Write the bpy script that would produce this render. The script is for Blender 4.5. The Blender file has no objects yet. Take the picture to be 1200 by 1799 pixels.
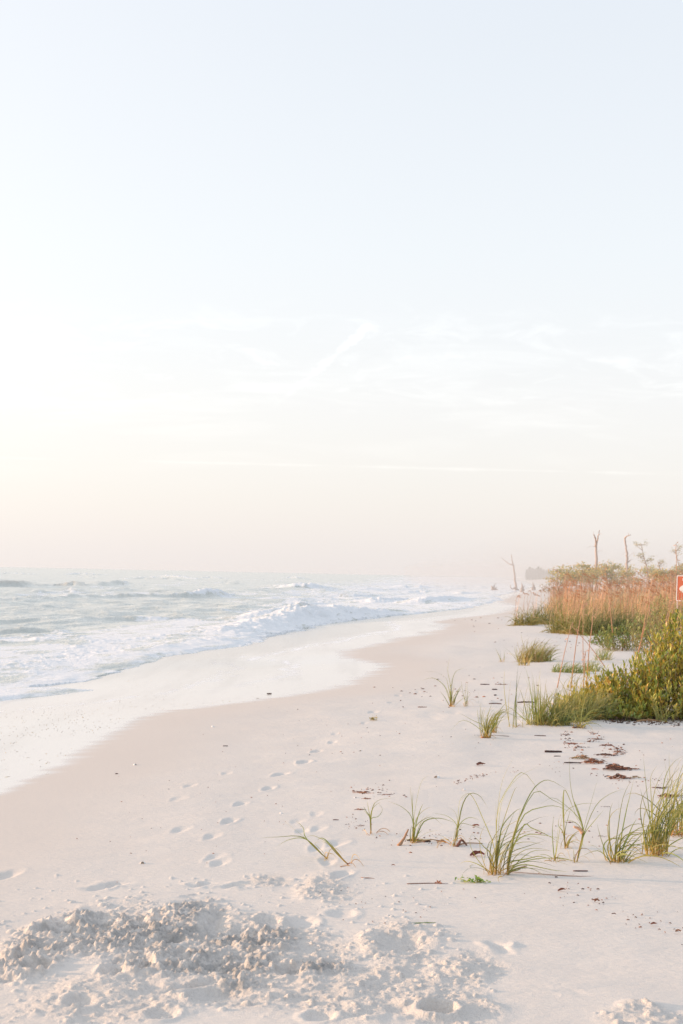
import bpy, math, random
import numpy as np
from mathutils import Vector, Matrix

R = math.radians
rng = random.Random(7)
sc = bpy.context.scene
col = sc.collection

# ------------------------------------------------------------------ camera
W0, H0 = 1200.0, 1799.0
FPX = 2498.0                       # focal length in photograph pixels (50 mm)
CAM = Vector((0.0, 0.0, 1.6))
PITCH, ROLL = math.atan(107 / FPX), math.atan(0.0208)
fwd = Vector((0, math.cos(PITCH), math.sin(PITCH)))
up0 = Vector((0, -math.sin(PITCH), math.cos(PITCH)))
rt0 = Vector((1, 0, 0))
rt = rt0 * math.cos(ROLL) + up0 * math.sin(ROLL)
up = up0 * math.cos(ROLL) - rt0 * math.sin(ROLL)
cam_d = bpy.data.cameras.new('camera')
cam_d.sensor_fit = 'VERTICAL'
cam_d.sensor_height = 36.0
cam_d.lens = 36.0 * FPX / H0
cam_d.clip_start, cam_d.clip_end = 0.1, 20000
cam_d.dof.use_dof = True
cam_d.dof.focus_distance = 9.0
cam_d.dof.aperture_fstop = 9.0
cam = bpy.data.objects.new('camera', cam_d)
col.objects.link(cam)
mw = Matrix.Identity(4)
for i in range(3):
    mw[i][0], mw[i][1], mw[i][2], mw[i][3] = rt[i], up[i], -fwd[i], CAM[i]
cam.matrix_world = mw
sc.camera = cam

def ray(px, py):
    return (fwd + rt * ((px - 600.0) / FPX) + up * ((899.5 - py) / FPX))

# ------------------------------------------------------------------ light
SUN_EL, SUN_AZ = R(7.5), R(-80.0)           # azimuth from +Y, negative is left (over the sea)
sun_dir = Vector((math.sin(SUN_AZ) * math.cos(SUN_EL), math.cos(SUN_AZ) * math.cos(SUN_EL), math.sin(SUN_EL)))
sun_d = bpy.data.lights.new('sun', 'SUN')
sun_d.energy = 3.6
sun_d.angle = R(0.6)
sun_d.color = (1.0, 0.64, 0.40)
sun = bpy.data.objects.new('sun', sun_d)
sun.rotation_euler = sun_dir.to_track_quat('Z', 'Y').to_euler()
col.objects.link(sun)

# ------------------------------------------------------------------ node helpers
def N(nt, kind, **kw):
    n = nt.nodes.new(kind)
    for k, v in kw.items():
        if k in n.inputs:
            n.inputs[k].default_value = v
        else:
            setattr(n, k, v)
    return n

def mth(nt, op, a, b=None, c=None, clamp=False):
    n = nt.nodes.new('ShaderNodeMath'); n.operation = op; n.use_clamp = clamp
    for i, v in enumerate((a, b, c)):
        if v is None: continue
        if isinstance(v, (int, float)): n.inputs[i].default_value = v
        else: nt.links.new(v, n.inputs[i])
    return n.outputs[0]

def ramp(nt, x, lo, hi, a=0.0, b=1.0, kind='SMOOTHSTEP'):
    n = nt.nodes.new('ShaderNodeMapRange'); n.interpolation_type = kind
    nt.links.new(x, n.inputs[0])
    for i, v in zip((1, 2, 3, 4), (lo, hi, a, b)): n.inputs[i].default_value = v
    return n.outputs[0]

def mix(nt, f, a, b, mode='MIX'):
    n = nt.nodes.new('ShaderNodeMix'); n.data_type = 'RGBA'; n.blend_type = mode
    for i, v in ((0, f), (6, a), (7, b)):
        if isinstance(v, (int, float)): n.inputs[i].default_value = v
        elif isinstance(v, (tuple, list)): n.inputs[i].default_value = (*v[:3], 1)
        else: nt.links.new(v, n.inputs[i])
    return n.outputs[2]

def noise(nt, vec, scale, detail=3.0, rough=0.55, dist=0.0):
    n = nt.nodes.new('ShaderNodeTexNoise')
    n.inputs['Scale'].default_value = scale; n.inputs['Detail'].default_value = detail
    n.inputs['Roughness'].default_value = rough; n.inputs['Distortion'].default_value = dist
    if vec is not None: nt.links.new(vec, n.inputs['Vector'])
    return n.outputs['Fac']

def mapping(nt, vec, scale=(1, 1, 1), rot=(0, 0, 0), loc=(0, 0, 0)):
    n = nt.nodes.new('ShaderNodeMapping')
    n.inputs['Scale'].default_value = scale; n.inputs['Rotation'].default_value = rot; n.inputs['Location'].default_value = loc
    nt.links.new(vec, n.inputs['Vector'])
    return n.outputs[0]

# ------------------------------------------------------------------ sky
world = bpy.data.worlds.new('World')
sc.world = world
world.use_nodes = True
nt = world.node_tree
nt.nodes.clear()
sky = N(nt, 'ShaderNodeTexSky', sky_type='NISHITA')
sky.sun_disc = False
sky.sun_elevation = SUN_EL
sky.sun_rotation = SUN_AZ
sky.altitude = 0; sky.air_density = 1.0; sky.dust_density = 2.5; sky.ozone_density = 1.5
tc = N(nt, 'ShaderNodeTexCoord')
sep = N(nt, 'ShaderNodeSeparateXYZ')
nt.links.new(tc.outputs['Generated'], sep.inputs[0])
dx, dy_, dz = sep.outputs
yy = mth(nt, 'MAXIMUM', dy_, 0.05)
U = mth(nt, 'DIVIDE', dx, yy)
V = mth(nt, 'DIVIDE', dz, yy)
# thin veil of high haze over the whole sky: cream at the horizon, bluish white above
cr = N(nt, 'ShaderNodeValToRGB')
nt.links.new(dz, cr.inputs[0])
el = cr.color_ramp.elements
el[0].position = 0.0; el[0].color = (0.655, 0.615, 0.605, 1)
el[1].position = 1.0; el[1].color = (0.58, 0.63, 0.71, 1)
for p, c in ((0.05, (0.655, 0.625, 0.618)), (0.12, (0.66, 0.64, 0.645)), (0.22, (0.64, 0.648, 0.662)), (0.36, (0.60, 0.618, 0.645)), (0.6, (0.56, 0.61, 0.69))):
    e = el.new(p); e.color = (*c, 1)
veil = cr.outputs[0]
# brighter towards the low sun on the left
sd = N(nt, 'ShaderNodeVectorMath', operation='DOT_PRODUCT')
nt.links.new(tc.outputs['Generated'], sd.inputs[0]); sd.inputs[1].default_value = sun_dir
glow = ramp(nt, sd.outputs['Value'], 0.05, 1.0, 0.0, 1.0)
anti = ramp(nt, sd.outputs['Value'], -0.9, 0.0, 0.72, 1.0)        # the sky away from the sun is dimmer and bluer
veil = mix(nt, 1.0, veil, mix(nt, anti, (0.0, 0.06, 0.20), (1.0, 1.0, 1.0)), 'MULTIPLY')
veil = mix(nt, mth(nt, 'MULTIPLY', glow, 0.55), veil, (0.86, 0.81, 0.79))
# cloud streaks, stretched along the horizon
uv = N(nt, 'ShaderNodeCombineXYZ')
nt.links.new(U, uv.inputs[0]); nt.links.new(V, uv.inputs[1])
n1 = noise(nt, mapping(nt, uv.outputs[0], (3.0, 24.0, 1), (0, 0, 0.02)), 2.2, 5, 0.6, 0.6)
n2 = noise(nt, mapping(nt, uv.outputs[0], (10.0, 30.0, 1), (0, 0, 0.1), (3, 1, 0)), 2.0, 6, 0.65, 0.8)
band = mth(nt, 'MULTIPLY', ramp(nt, V, 0.05, 0.11), ramp(nt, V, 0.20, 0.14))
cl1 = mth(nt, 'MULTIPLY', ramp(nt, n1, 0.45, 0.75), band)
band2 = mth(nt, 'MULTIPLY', ramp(nt, V, 0.10, 0.14), ramp(nt, V, 0.20, 0.165))
cl2 = mth(nt, 'MULTIPLY', ramp(nt, n2, 0.48, 0.72), band2)
wht = (1.0, 0.985, 0.97)
veil = mix(nt, mth(nt, 'MULTIPLY', cl1, 0.14), veil, wht)
veil = mix(nt, mth(nt, 'MULTIPLY', cl2, 0.17), veil, wht)
# one long thin bright streak low over the sea, one short streak higher up
def pix_uv(px, py):
    d = ray(px, py); return d.x / d.y, d.z / d.y
def streak(p0, p1, wid, soft, strength, veil, rough):
    (u0, v0), (u1, v1) = pix_uv(*p0), pix_uv(*p1)
    L = math.hypot(u1 - u0, v1 - v0); tx, ty = (u1 - u0) / L, (v1 - v0) / L
    a = mth(nt, 'ADD', mth(nt, 'MULTIPLY', mth(nt, 'SUBTRACT', U, u0), tx), mth(nt, 'MULTIPLY', mth(nt, 'SUBTRACT', V, v0), ty))
    b = mth(nt, 'ADD', mth(nt, 'MULTIPLY', mth(nt, 'SUBTRACT', U, u0), -ty), mth(nt, 'MULTIPLY', mth(nt, 'SUBTRACT', V, v0), tx))
    nn = noise(nt, mapping(nt, uv.outputs[0], (40, 70, 1)), rough, 5, 0.6)
    b = mth(nt, 'ADD', mth(nt, 'ABSOLUTE', b), mth(nt, 'MULTIPLY', mth(nt, 'SUBTRACT', nn, 0.40), wid * 4.0))
    m = mth(nt, 'MULTIPLY', ramp(nt, b, wid * 1.2, -wid * 0.6), mth(nt, 'MULTIPLY', ramp(nt, a, 0, soft * L), ramp(nt, a, L, L * 0.93)))
    return mix(nt, mth(nt, 'MULTIPLY', m, strength), veil, (1.0, 0.985, 0.965))
veil = streak((470, 725), (655, 568), 0.0046, 0.8, 0.85, veil, 1.0)
veil = streak((-300, 797), (1180, 833), 0.0020, 0.3, 0.20, veil, 0.35)
bg1 = N(nt, 'ShaderNodeBackground'); nt.links.new(sky.outputs[0], bg1.inputs[0]); bg1.inputs[1].default_value = 0.05
bg2 = N(nt, 'ShaderNodeBackground'); nt.links.new(veil, bg2.inputs[0]); bg2.inputs[1].default_value = 0.895
ad = N(nt, 'ShaderNodeAddShader')
nt.links.new(bg1.outputs[0], ad.inputs[0]); nt.links.new(bg2.outputs[0], ad.inputs[1])
wo = N(nt, 'ShaderNodeOutputWorld'); nt.links.new(ad.outputs[0], wo.inputs[0])

vs = sc.view_settings
vs.view_transform = 'Standard'; vs.look = 'None'; vs.exposure = 0.50; vs.gamma = 1.0; vs.use_curve_mapping = False
sc.cycles.use_denoising = True
sc.cycles.max_bounces = 8
sc.cycles.transparent_max_bounces = 16
sc.cycles.volume_bounces = 1
sc.cycles.sample_clamp_indirect = 6.0

# ------------------------------------------------------------------ numpy noise
def _hash(ix, iy, seed):
    h = (ix.astype(np.int64) * 374761393 + iy.astype(np.int64) * 668265263 + seed * 1442695041) & 0x7fffffff
    h = ((h ^ (h >> 13)) * 1274126177) & 0x7fffffff
    h = ((h ^ (h >> 15)) * 1103515245) & 0x7fffffff
    return (h ^ (h >> 16)) & 0xffff
def pnoise(x, y, seed=0):
    ix, iy = np.floor(x), np.floor(y)
    fx, fy = x - ix, y - iy
    u, v = fx * fx * fx * (fx * (fx * 6 - 15) + 10), fy * fy * fy * (fy * (fy * 6 - 15) + 10)
    def g(ox, oy):
        a = _hash(ix + ox, iy + oy, seed) * (2 * math.pi / 65536.0)
        return np.cos(a) * (fx - ox) + np.sin(a) * (fy - oy)
    return 1.5 * ((g(0, 0) * (1 - u) + g(1, 0) * u) * (1 - v) + (g(0, 1) * (1 - u) + g(1, 1) * u) * v)
def fbm(x, y, octv=4, seed=0, gain=0.5):
    t, a, f = 0.0, 1.0, 1.0
    for o in range(octv):
        t = t + a * pnoise(x * f + 17.3 * o, y * f - 9.1 * o, seed + o)
        a *= gain; f *= 2.03
    return t
def sstep(a, b, x):
    t = np.clip((x - a) / (b - a), 0, 1)
    return t * t * (3 - 2 * t)

# ------------------------------------------------------------------ beach shape
def on_plane(px, py, z):
    d = ray(px, py); t = (z - CAM.z) / d.z
    return CAM.x + d.x * t, CAM.y + d.y * t
def curve_tab(pix, z, extra, soft=0.03):
    pts = sorted([(on_plane(px, py, z)[1], on_plane(px, py, z)[0]) for px, py in pix] + [(y, x) for x, y in extra])
    ys = np.array([p[0] for p in pts]); xs_ = np.array([p[1] for p in pts])
    ly = np.linspace(math.log(4.0), math.log(6000.0), 2400)
    v = np.interp(np.exp(ly), ys, xs_)
    k = int(soft / (ly[1] - ly[0])) + 1
    kern = np.hanning(2 * k + 1); kern /= kern.sum()
    v = np.convolve(np.pad(v, k, 'edge'), kern, 'valid')
    Y = np.concatenate(([-6000, -50, 0], np.exp(ly))); X = np.concatenate(([-500, -9, -4.0], v))
    return Y, X
ZS = -0.25
EDGE = curve_tab([(0, 1397), (60, 1372), (120, 1346), (160, 1326), (190, 1304), (232, 1280), (243, 1268), (270, 1257), (330, 1246), (450, 1231), (560, 1218), (640, 1198), (690, 1164),
                  (600, 1149), (630, 1141), (700, 1127), (785, 1106), (800, 1100), (765, 1091), (830, 1084), (885, 1077), (915, 1066), (880, 1056), (905, 1046), (945, 1038)],
                 ZS, [(-3.6, 4.0), (44, 300), (68, 500), (100, 800), (150, 1300), (400, 3000), (800, 6000)])
def xs(Y): return np.interp(Y, EDGE[0], EDGE[1])
def macro(X, Y):
    X = np.asarray(X, float); Y = np.asarray(Y, float)
    s = X - xs(Y)
    z = np.where(s < 0, ZS + 0.052 * np.maximum(s, -6.5), ZS * np.exp(-np.maximum(s, 0) / 4.8))
    z = z - sstep(-6.5, -45, s) * 2.2
    z = z + sstep(5, 15, s) * sstep(26, 65, Y) * 0.8 * (1 - 0.5 * sstep(300, 900, Y))
    z = z + fbm(X / 2.6, Y / 4.0, 3, 5) * 0.030 * sstep(0.0, 3.0, s) * sstep(6, 12, Y)
    z = z + fbm(X / 6.0, Y / 9.0, 3, 15) * 0.16 * sstep(5, 12, s) * sstep(20, 40, Y)
    return z
def gz(x, y): return float(macro(np.array([x]), np.array([y]))[0])
def at(px, py):
    """where the sight line through this picture point meets the sand"""
    z = 0.0
    for _ in range(8 if py > 1120 else 25):
        x, y = on_plane(px, py, z)
        z = gz(x, y) if py > 1120 else 0.5 * z + 0.5 * gz(x, y)
    return Vector((x, y, gz(x, y)))
def mpp(y): return y / FPX

# ------------------------------------------------------------------ mesh / object helpers
def link_mesh(name, verts, faces_quads, mat, smooth=True):
    me = bpy.data.meshes.new(name)
    nv, nf = len(verts), len(faces_quads)
    me.vertices.add(nv); me.vertices.foreach_set('co', np.ascontiguousarray(verts, np.float32).ravel())
    me.loops.add(nf * 4); me.loops.foreach_set('vertex_index', np.ascontiguousarray(faces_quads, np.int32).ravel())
    me.polygons.add(nf); me.polygons.foreach_set('loop_start', np.arange(0, nf * 4, 4, dtype=np.int32))
    if smooth: me.polygons.foreach_set('use_smooth', np.ones(nf, bool))
    me.update(calc_edges=True); me.validate()
    me.materials.append(mat)
    o = bpy.data.objects.new(name, me); col.objects.link(o)
    return o
def fattr(o, name, vals):
    a = o.data.attributes.new(name, 'FLOAT', 'POINT'); a.data.foreach_set('value', np.ascontiguousarray(vals, np.float32))
def tag(o, label=None, cat=None, group=None, kind=None):
    if label: o['label'] = label
    if cat: o['category'] = cat
    if group: o['group'] = group
    if kind: o['kind'] = kind
    return o
def empty(name, loc, label, cat, group=None, rz=0.0):
    o = bpy.data.objects.new(name, None); o.location = loc; o.rotation_euler = (0, 0, rz); o.empty_display_size = 0.1
    col.objects.link(o)
    return tag(o, label, cat, group)
def copy_tree(o, parent=None):
    c = o.copy(); col.objects.link(c); c.parent = parent
    for ch in list(o.children): copy_tree(ch, c)
    return c

class MB:
    """collects coloured ribbons, tubes, leaves and lumps for ONE mesh object"""
    def __init__(s): s.v, s.f, s.c = [], [], []
    def add(s, vs, fs, cs):
        b = len(s.v); s.v += [tuple(v) for v in vs]; s.f += [tuple(i + b for i in f) for f in fs]; s.c += list(cs)
    def build(s, name, mat, parent=None, loc=None, smooth=True):
        me = bpy.data.meshes.new(name)
        me.from_pydata(s.v, [], s.f); me.update()
        a = me.color_attributes.new('Col', 'FLOAT_COLOR', 'POINT')
        a.data.foreach_set('color', np.array([(*c[:3], 1.0) for c in s.c], np.float32).ravel())
        if smooth: me.polygons.foreach_set('use_smooth', np.ones(len(me.polygons), bool))
        me.materials.append(mat)
        o = bpy.data.objects.new(name, me); col.objects.link(o)
        if parent is not None: o.parent = parent
        if loc is not None: o.location = loc
        return o

def lerp3(a, b, t): return tuple(a[i] + (b[i] - a[i]) * t for i in range(3))
def jit(c, r, k=0.15):
    m = 1 + r.uniform(-k, k); h = r.uniform(-k, k) * 0.4
    return (max(0, c[0] * m * (1 + h)), max(0, c[1] * m), max(0, c[2] * m * (1 - h)))
def spline(pts, n):
    """Catmull-Rom through 3-D points, n+1 samples"""
    P = [Vector(p) for p in pts]
    P = [P[0] * 2 - P[1]] + P + [P[-1] * 2 - P[-2]]
    out = []; m = len(P) - 3
    for k in range(n + 1):
        u = k / n * m; i = min(int(u), m - 1); t = u - i
        a, b, c, d = P[i], P[i + 1], P[i + 2], P[i + 3]
        out.append(0.5 * ((2 * b) + (c - a) * t + (2 * a - 5 * b + 4 * c - d) * t * t + (3 * b - a - 3 * c + d) * t ** 3))
    return out
def blade(mb, path, width, cols, r, fold=0.25, thin=False):
    """tapered, folded grass blade along path; cols = base, middle, tip colour"""
    n = len(path) - 1; az = r.uniform(-1.5, 0.8)
    face = Vector((math.sin(az), -math.cos(az), 0.25)).normalized()
    vs, cs, fs = [], [], []
    for i, p in enumerate(path):
        t = i / n
        tan = (path[min(i + 1, n)] - path[max(i - 1, 0)]).normalized()
        side = tan.cross(face)
        side = side.normalized() if side.length > 1e-5 else Vector((1, 0, 0))
        w = 0.5 * width * min(1.0, 0.55 + 1.6 * t) * max(0.03, (1 - t) ** 0.75)
        c = lerp3(cols[0], cols[1], min(1, t / 0.3)) if t < 0.3 else lerp3(cols[1], cols[2], ((t - 0.3) / 0.7) ** 1.6)
        nrm = side.cross(tan)
        if thin: vs += [p - side * w, p + side * w]; cs += [c, c]
        else: vs += [p - side * w, p - nrm * w * fold * 2, p + side * w]; cs += [c, lerp3(c, (c[0] * 1.25, c[1] * 1.15, c[2]), 1), c]
    k = 2 if thin else 3
    for i in range(n):
        for j in range(k - 1):
            a = i * k + j; fs.append((a, a + 1, a + 1 + k, a + k))
    mb.add(vs, fs, cs)
def tube(mb, path, radii, cols, sides=5, cap=True, rough=0.0, r=None):
    n = len(path) - 1; vs, cs, fs = [], [], []
    for i, p in enumerate(path):
        tan = (path[min(i + 1, n)] - path[max(i - 1, 0)]).normalized()
        a = Vector((0, 0, 1)) if abs(tan.z) < 0.9 else Vector((1, 0, 0))
        e1 = tan.cross(a).normalized(); e2 = tan.cross(e1)
        rad = radii[i] if isinstance(radii, (list, tuple)) else radii
        c = cols[i] if isinstance(cols, list) else cols
        for k in range(sides):
            q = 2 * math.pi * k / sides; rr = rad * (1 + (r.uniform(-rough, rough) if r else 0))
            vs.append(p + e1 * math.cos(q) * rr + e2 * math.sin(q) * rr); cs.append(jit(c, r, 0.12) if r else c)
    for i in range(n):
        for k in range(sides):
            a, b = i * sides + k, i * sides + (k + 1) % sides
            fs.append((a, b, b + sides, a + sides))
    if cap:
        fs.append(tuple(range(sides - 1, -1, -1))); fs.append(tuple(n * sides + k for k in range(sides)))
    mb.add(vs, fs, cs)
def leaf(mb, p, d, nrm, L, wid, c, r, fold=0.18):
    """obovate leaf, two halves folded along the midrib"""
    d = d.normalized(); side = d.cross(nrm)
    side = side.normalized() if side.length > 1e-5 else Vector((1, 0, 0)); n2 = side.cross(d)
    st = ((0, 0.06), (0.35, 0.55), (0.7, 1.0), (1.0, 0.12)); vs, cs = [], []
    bend = r.uniform(-0.15, 0.2)
    for t, w in st:
        q = p + d * (L * t) + n2 * (L * bend * t * t)
        vs += [q - side * (wid * w / 2) + n2 * wid * fold * w, q, q + side * (wid * w / 2) + n2 * wid * fold * w]
        cc = lerp3(c, (c[0] * 1.3, c[1] * 1.15, c[2]), t * 0.5); cs += [cc, cc, cc]
    fs = []
    for i in range(3):
        a = i * 3; fs += [(a, a + 1, a + 4, a + 3), (a + 1, a + 2, a + 5, a + 4)]
    mb.add(vs, fs, cs)
def wild_path(r, base, h, lean, wind, droop, n, az=None):
    """a blade that rises, then bends over with the wind (towards +X) and its own weight"""
    az = r.uniform(0, 2 * math.pi) if az is None else az
    th = abs(r.gauss(0, lean))
    d = Vector((math.sin(th) * math.cos(az), math.sin(th) * math.sin(az), math.cos(th)))
    p = Vector(base); out = [p.copy()]; st = h / n
    for i in range(n):
        t = (i + 1) / n
        d = (d + Vector((wind, 0.15 * wind * r.uniform(-1, 1), -droop)) * (t * 1.6 / n) * 3).normalized()
        p = p + d * st; p.z = max(p.z, base[2] + 0.004); out.append(p.copy())
    return out

# ------------------------------------------------------------------ materials
def new_mat(name):
    m = bpy.data.materials.new(name); m.use_nodes = True; nt = m.node_tree; nt.nodes.clear()
    o = nt.nodes.new('ShaderNodeOutputMaterial'); return m, nt, o
def plant_mat(name, transl=0.35, rough=0.45, nscale=30, spec=0.5):
    m, nt, o = new_mat(name)
    a = N(nt, 'ShaderNodeAttribute', attribute_name='Col')
    g = N(nt, 'ShaderNodeNewGeometry')
    nz = noise(nt, g.outputs['Position'], nscale, 3)
    c = mix(nt, 1.0, a.outputs['Color'], mix(nt, nz, (0.8, 0.8, 0.8), (1.2, 1.2, 1.2)), 'MULTIPLY')
    p = N(nt, 'ShaderNodeBsdfPrincipled', Roughness=rough); p.inputs['Specular IOR Level'].default_value = spec
    nt.links.new(c, p.inputs['Base Color'])
    if transl > 0:
        t = N(nt, 'ShaderNodeBsdfTranslucent'); nt.links.new(mix(nt, 1.0, c, (1.25, 1.1, 0.6), 'MULTIPLY'), t.inputs[0])
        mx = N(nt, 'ShaderNodeMixShader'); mx.inputs[0].default_value = transl
        nt.links.new(p.outputs[0], mx.inputs[1]); nt.links.new(t.outputs[0], mx.inputs[2]); nt.links.new(mx.outputs[0], o.inputs[0])
    else: nt.links.new(p.outputs[0], o.inputs[0])
    return m
M_GRASS = plant_mat('grass_blade', 0.35, 0.42, 60, 0.4)
M_OATS = plant_mat('dry_stalk', 0.15, 0.6, 60, 0.3)
M_LEAF = plant_mat('leathery_leaf', 0.22, 0.36, 30, 0.5)
M_FAR = plant_mat('shrub_foliage', 0.25, 0.6, 3, 0.3)
def wood_mat(name, nscale, stretch):
    m, nt, o = new_mat(name)
    a = N(nt, 'ShaderNodeAttribute', attribute_name='Col')
    tcn = N(nt, 'ShaderNodeTexCoord')
    nz = noise(nt, mapping(nt, tcn.outputs['Object'], stretch), nscale, 5, 0.6)
    c = mix(nt, 1.0, a.outputs['Color'], mix(nt, nz, (0.55, 0.53, 0.52), (1.35, 1.35, 1.35)), 'MULTIPLY')
    p = N(nt, 'ShaderNodeBsdfPrincipled', Roughness=0.8); p.inputs['Specular IOR Level'].default_value = 0.25
    nt.links.new(c, p.inputs['Base Color'])
    b = N(nt, 'ShaderNodeBump', Strength=0.5, Distance=0.01); nt.links.new(nz, b.inputs['Height']); nt.links.new(b.outputs[0], p.inputs['Normal'])
    nt.links.new(p.outputs[0], o.inputs[0]); return m
M_WOOD = wood_mat('weathered_wood', 3.0, (6, 6, 0.8))
M_TWIG = wood_mat('drift_twig', 60.0, (1, 1, 1))
def shell_mat():
    m, nt, o = new_mat('shell'); g = N(nt, 'ShaderNodeNewGeometry')
    p = N(nt, 'ShaderNodeBsdfPrincipled', Roughness=0.35)
    nt.links.new(mix(nt, noise(nt, g.outputs['Position'], 120, 3), (0.72, 0.66, 0.6), (0.9, 0.88, 0.85)), p.inputs['Base Color'])
    nt.links.new(p.outputs[0], o.inputs[0]); return m
M_SHELL = shell_mat()

def sand_mat():
    m, nt, o = new_mat('beach_sand')
    g = N(nt, 'ShaderNodeNewGeometry'); P = g.outputs['Position']
    def at_(n): return N(nt, 'ShaderNodeAttribute', attribute_name=n).outputs['Fac']
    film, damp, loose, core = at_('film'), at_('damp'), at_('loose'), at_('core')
    big = noise(nt, mapping(nt, P, (0.35, 0.12, 0.2)), 1.0, 4, 0.6)
    mid = noise(nt, mapping(nt, P, (1.6, 0.7, 1.0)), 2.0, 5, 0.6)
    grain = noise(nt, P, 420.0, 2, 0.6)
    blot = noise(nt, P, 38.0, 4, 0.7)
    dry = mix(nt, mid, DRY_A, DRY_B)
    dry = mix(nt, mth(nt, 'MULTIPLY', ramp(nt, grain, 0.35, 0.75), 0.35), dry, (0.46, 0.41, 0.375))
    dry = mix(nt, mth(nt, 'MULTIPLY', ramp(nt, blot, 0.62, 0.78), 0.18), dry, (0.42, 0.37, 0.33))
    # dug-up sand is greyer and damp; these patches also paint in the clods' shade
    moist_shade = mth(nt, 'MULTIPLY', core, ramp(nt, noise(nt, P, 11.0, 4, 0.7), 0.38, 0.60))
    dry = mix(nt, mth(nt, 'MULTIPLY', moist_shade, 0.85), dry, (0.37, 0.36, 0.345))
    dry = mix(nt, mth(nt, 'MULTIPLY', ramp(nt, noise(nt, P, 120.0, 3, 0.7), 0.45, 0.75), 0.30), dry, (0.50, 0.46, 0.43))
    dry = mix(nt, mth(nt, 'MULTIPLY', ramp(nt, big, 0.5, 0.72), 0.16), dry, (0.56, 0.51, 0.47))
    dampc = mix(nt, big, DAMP_A, DAMP_B)
    c = mix(nt, damp, dry, dampc)
    # tiny shell specks and bubbles stranded where the water has just drained
    vo = N(nt, 'ShaderNodeTexVoronoi', feature='F1'); nt.links.new(mapping(nt, P, (1, 1, 0.0)), vo.inputs['Vector']); vo.inputs['Scale'].default_value = 7.0
    spk = ramp(nt, vo.outputs['Distance'], 0.17, 0.09)
    pick = N(nt, 'ShaderNodeSeparateColor'); nt.links.new(vo.outputs['Color'], pick.inputs[0])
    pk = ramp(nt, pick.outputs[0], 0.45, 0.55)
    spk = mth(nt, 'MULTIPLY', spk, pk)
    spk = mth(nt, 'MULTIPLY', spk, ramp(nt, noise(nt, P, 0.45, 3), 0.40, 0.60))
    filmc = mix(nt, big, FILM_A, FILM_B)
    filmc = mix(nt, mth(nt, 'MULTIPLY', spk, 1.0), filmc, mix(nt, pick.outputs[1], (0.20, 0.16, 0.12), (0.50, 0.34, 0.12)))
    strk = noise(nt, mapping(nt, P, (1.2, 0.12, 1.0), (0, 0, -0.12)), 1.6, 5, 0.6)
    filmc = mix(nt, mth(nt, 'MULTIPLY', ramp(nt, strk, 0.45, 0.7), 0.35), filmc, (0.48, 0.43, 0.38))
    filmc = mix(nt, mth(nt, 'MULTIPLY', at_('drain'), 0.55), filmc, (0.42, 0.38, 0.33))
    filmc = mix(nt, mth(nt, 'MULTIPLY', at_('lace'), 0.9), filmc, (0.86, 0.86, 0.86))
    c = mix(nt, film, c, filmc)
    p = N(nt, 'ShaderNodeBsdfPrincipled')
    nt.links.new(c, p.inputs['Base Color'])
    rg = mth(nt, 'SUBTRACT', 0.95, mth(nt, 'MULTIPLY', damp, 0.18))
    rgf = mth(nt, 'ADD', mth(nt, 'ADD', 0.14, mth(nt, 'MULTIPLY', strk, 0.10)), mth(nt, 'MULTIPLY', mth(nt, 'ADD', spk, at_('lace')), 0.4))
    mr = N(nt, 'ShaderNodeMix'); nt.links.new(film, mr.inputs[0]); nt.links.new(rg, mr.inputs[2]); nt.links.new(rgf, mr.inputs[3])
    nt.links.new(mr.outputs[0], p.inputs['Roughness'])
    sp = mth(nt, 'ADD', 0.12, mth(nt, 'MULTIPLY', film, 0.6)); nt.links.new(sp, p.inputs['Specular IOR Level'])
    h1 = mth(nt, 'MULTIPLY', noise(nt, P, 260.0, 3, 0.6), 0.5)
    h2 = noise(nt, mapping(nt, P, (1.0, 2.2, 1.0)), 16.0, 4, 0.55)
    hh = mth(nt, 'ADD', h1, mth(nt, 'MULTIPLY', h2, 1.6))
    hh = mth(nt, 'ADD', hh, mth(nt, 'MULTIPLY', mth(nt, 'MULTIPLY', noise(nt, P, 75.0, 4, 0.7), loose), 3.0))
    b = N(nt, 'ShaderNodeBump', Distance=0.006)
    nt.links.new(mth(nt, 'SUBTRACT', 0.75, mth(nt, 'MULTIPLY', mth(nt, 'MAXIMUM', film, mth(nt, 'MULTIPLY', damp, 0.6)), 0.74)), b.inputs['Strength'])
    nt.links.new(hh, b.inputs['Height']); nt.links.new(b.outputs[0], p.inputs['Normal'])
    nt.links.new(p.outputs[0], o.inputs[0])
    return m
DRY_A, DRY_B = (0.69, 0.642, 0.592), (0.775, 0.728, 0.672)
DAMP_A, DAMP_B = (0.63, 0.56, 0.50), (0.69, 0.62, 0.555)
FILM_A, FILM_B = (0.66, 0.61, 0.56), (0.75, 0.70, 0.65)

# ------------------------------------------------------------------ the beach: one sheet to the horizon
def polar_grid(th, rr):
    T, Rr = np.meshgrid(th, rr, indexing='xy')
    X, Y = Rr * np.sin(T), Rr * np.cos(T)
    n, m = len(rr), len(th)
    i = np.arange((n - 1) * (m - 1)); a = (i // (m - 1)) * m + i % (m - 1)
    return X.ravel(), Y.ravel(), np.stack([a, a + 1, a + 1 + m, a + m], 1)
th = np.concatenate([np.radians(np.linspace(-180, -30, 50)[:-1]), np.radians(np.linspace(-30, -16.5, 110)[:-1]), np.radians(np.linspace(-16.5, 16.5, 780)),
                     np.radians(np.linspace(16.5, 30, 110)[1:]), np.radians(np.linspace(30, 180, 50)[1:])])
rr = np.concatenate([[0.05, 1, 2, 3], np.linspace(3.4, 4.6, 60)[:-1], np.linspace(4.6, 8.2, 400)[:-1], np.geomspace(8.2, 30, 330)[:-1], np.geomspace(30, 300, 200)[:-1], np.geomspace(300, 2950, 60)])
X, Y, F = polar_grid(th, rr)
Z = macro(X, Y)
S = X - xs(Y)

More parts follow.
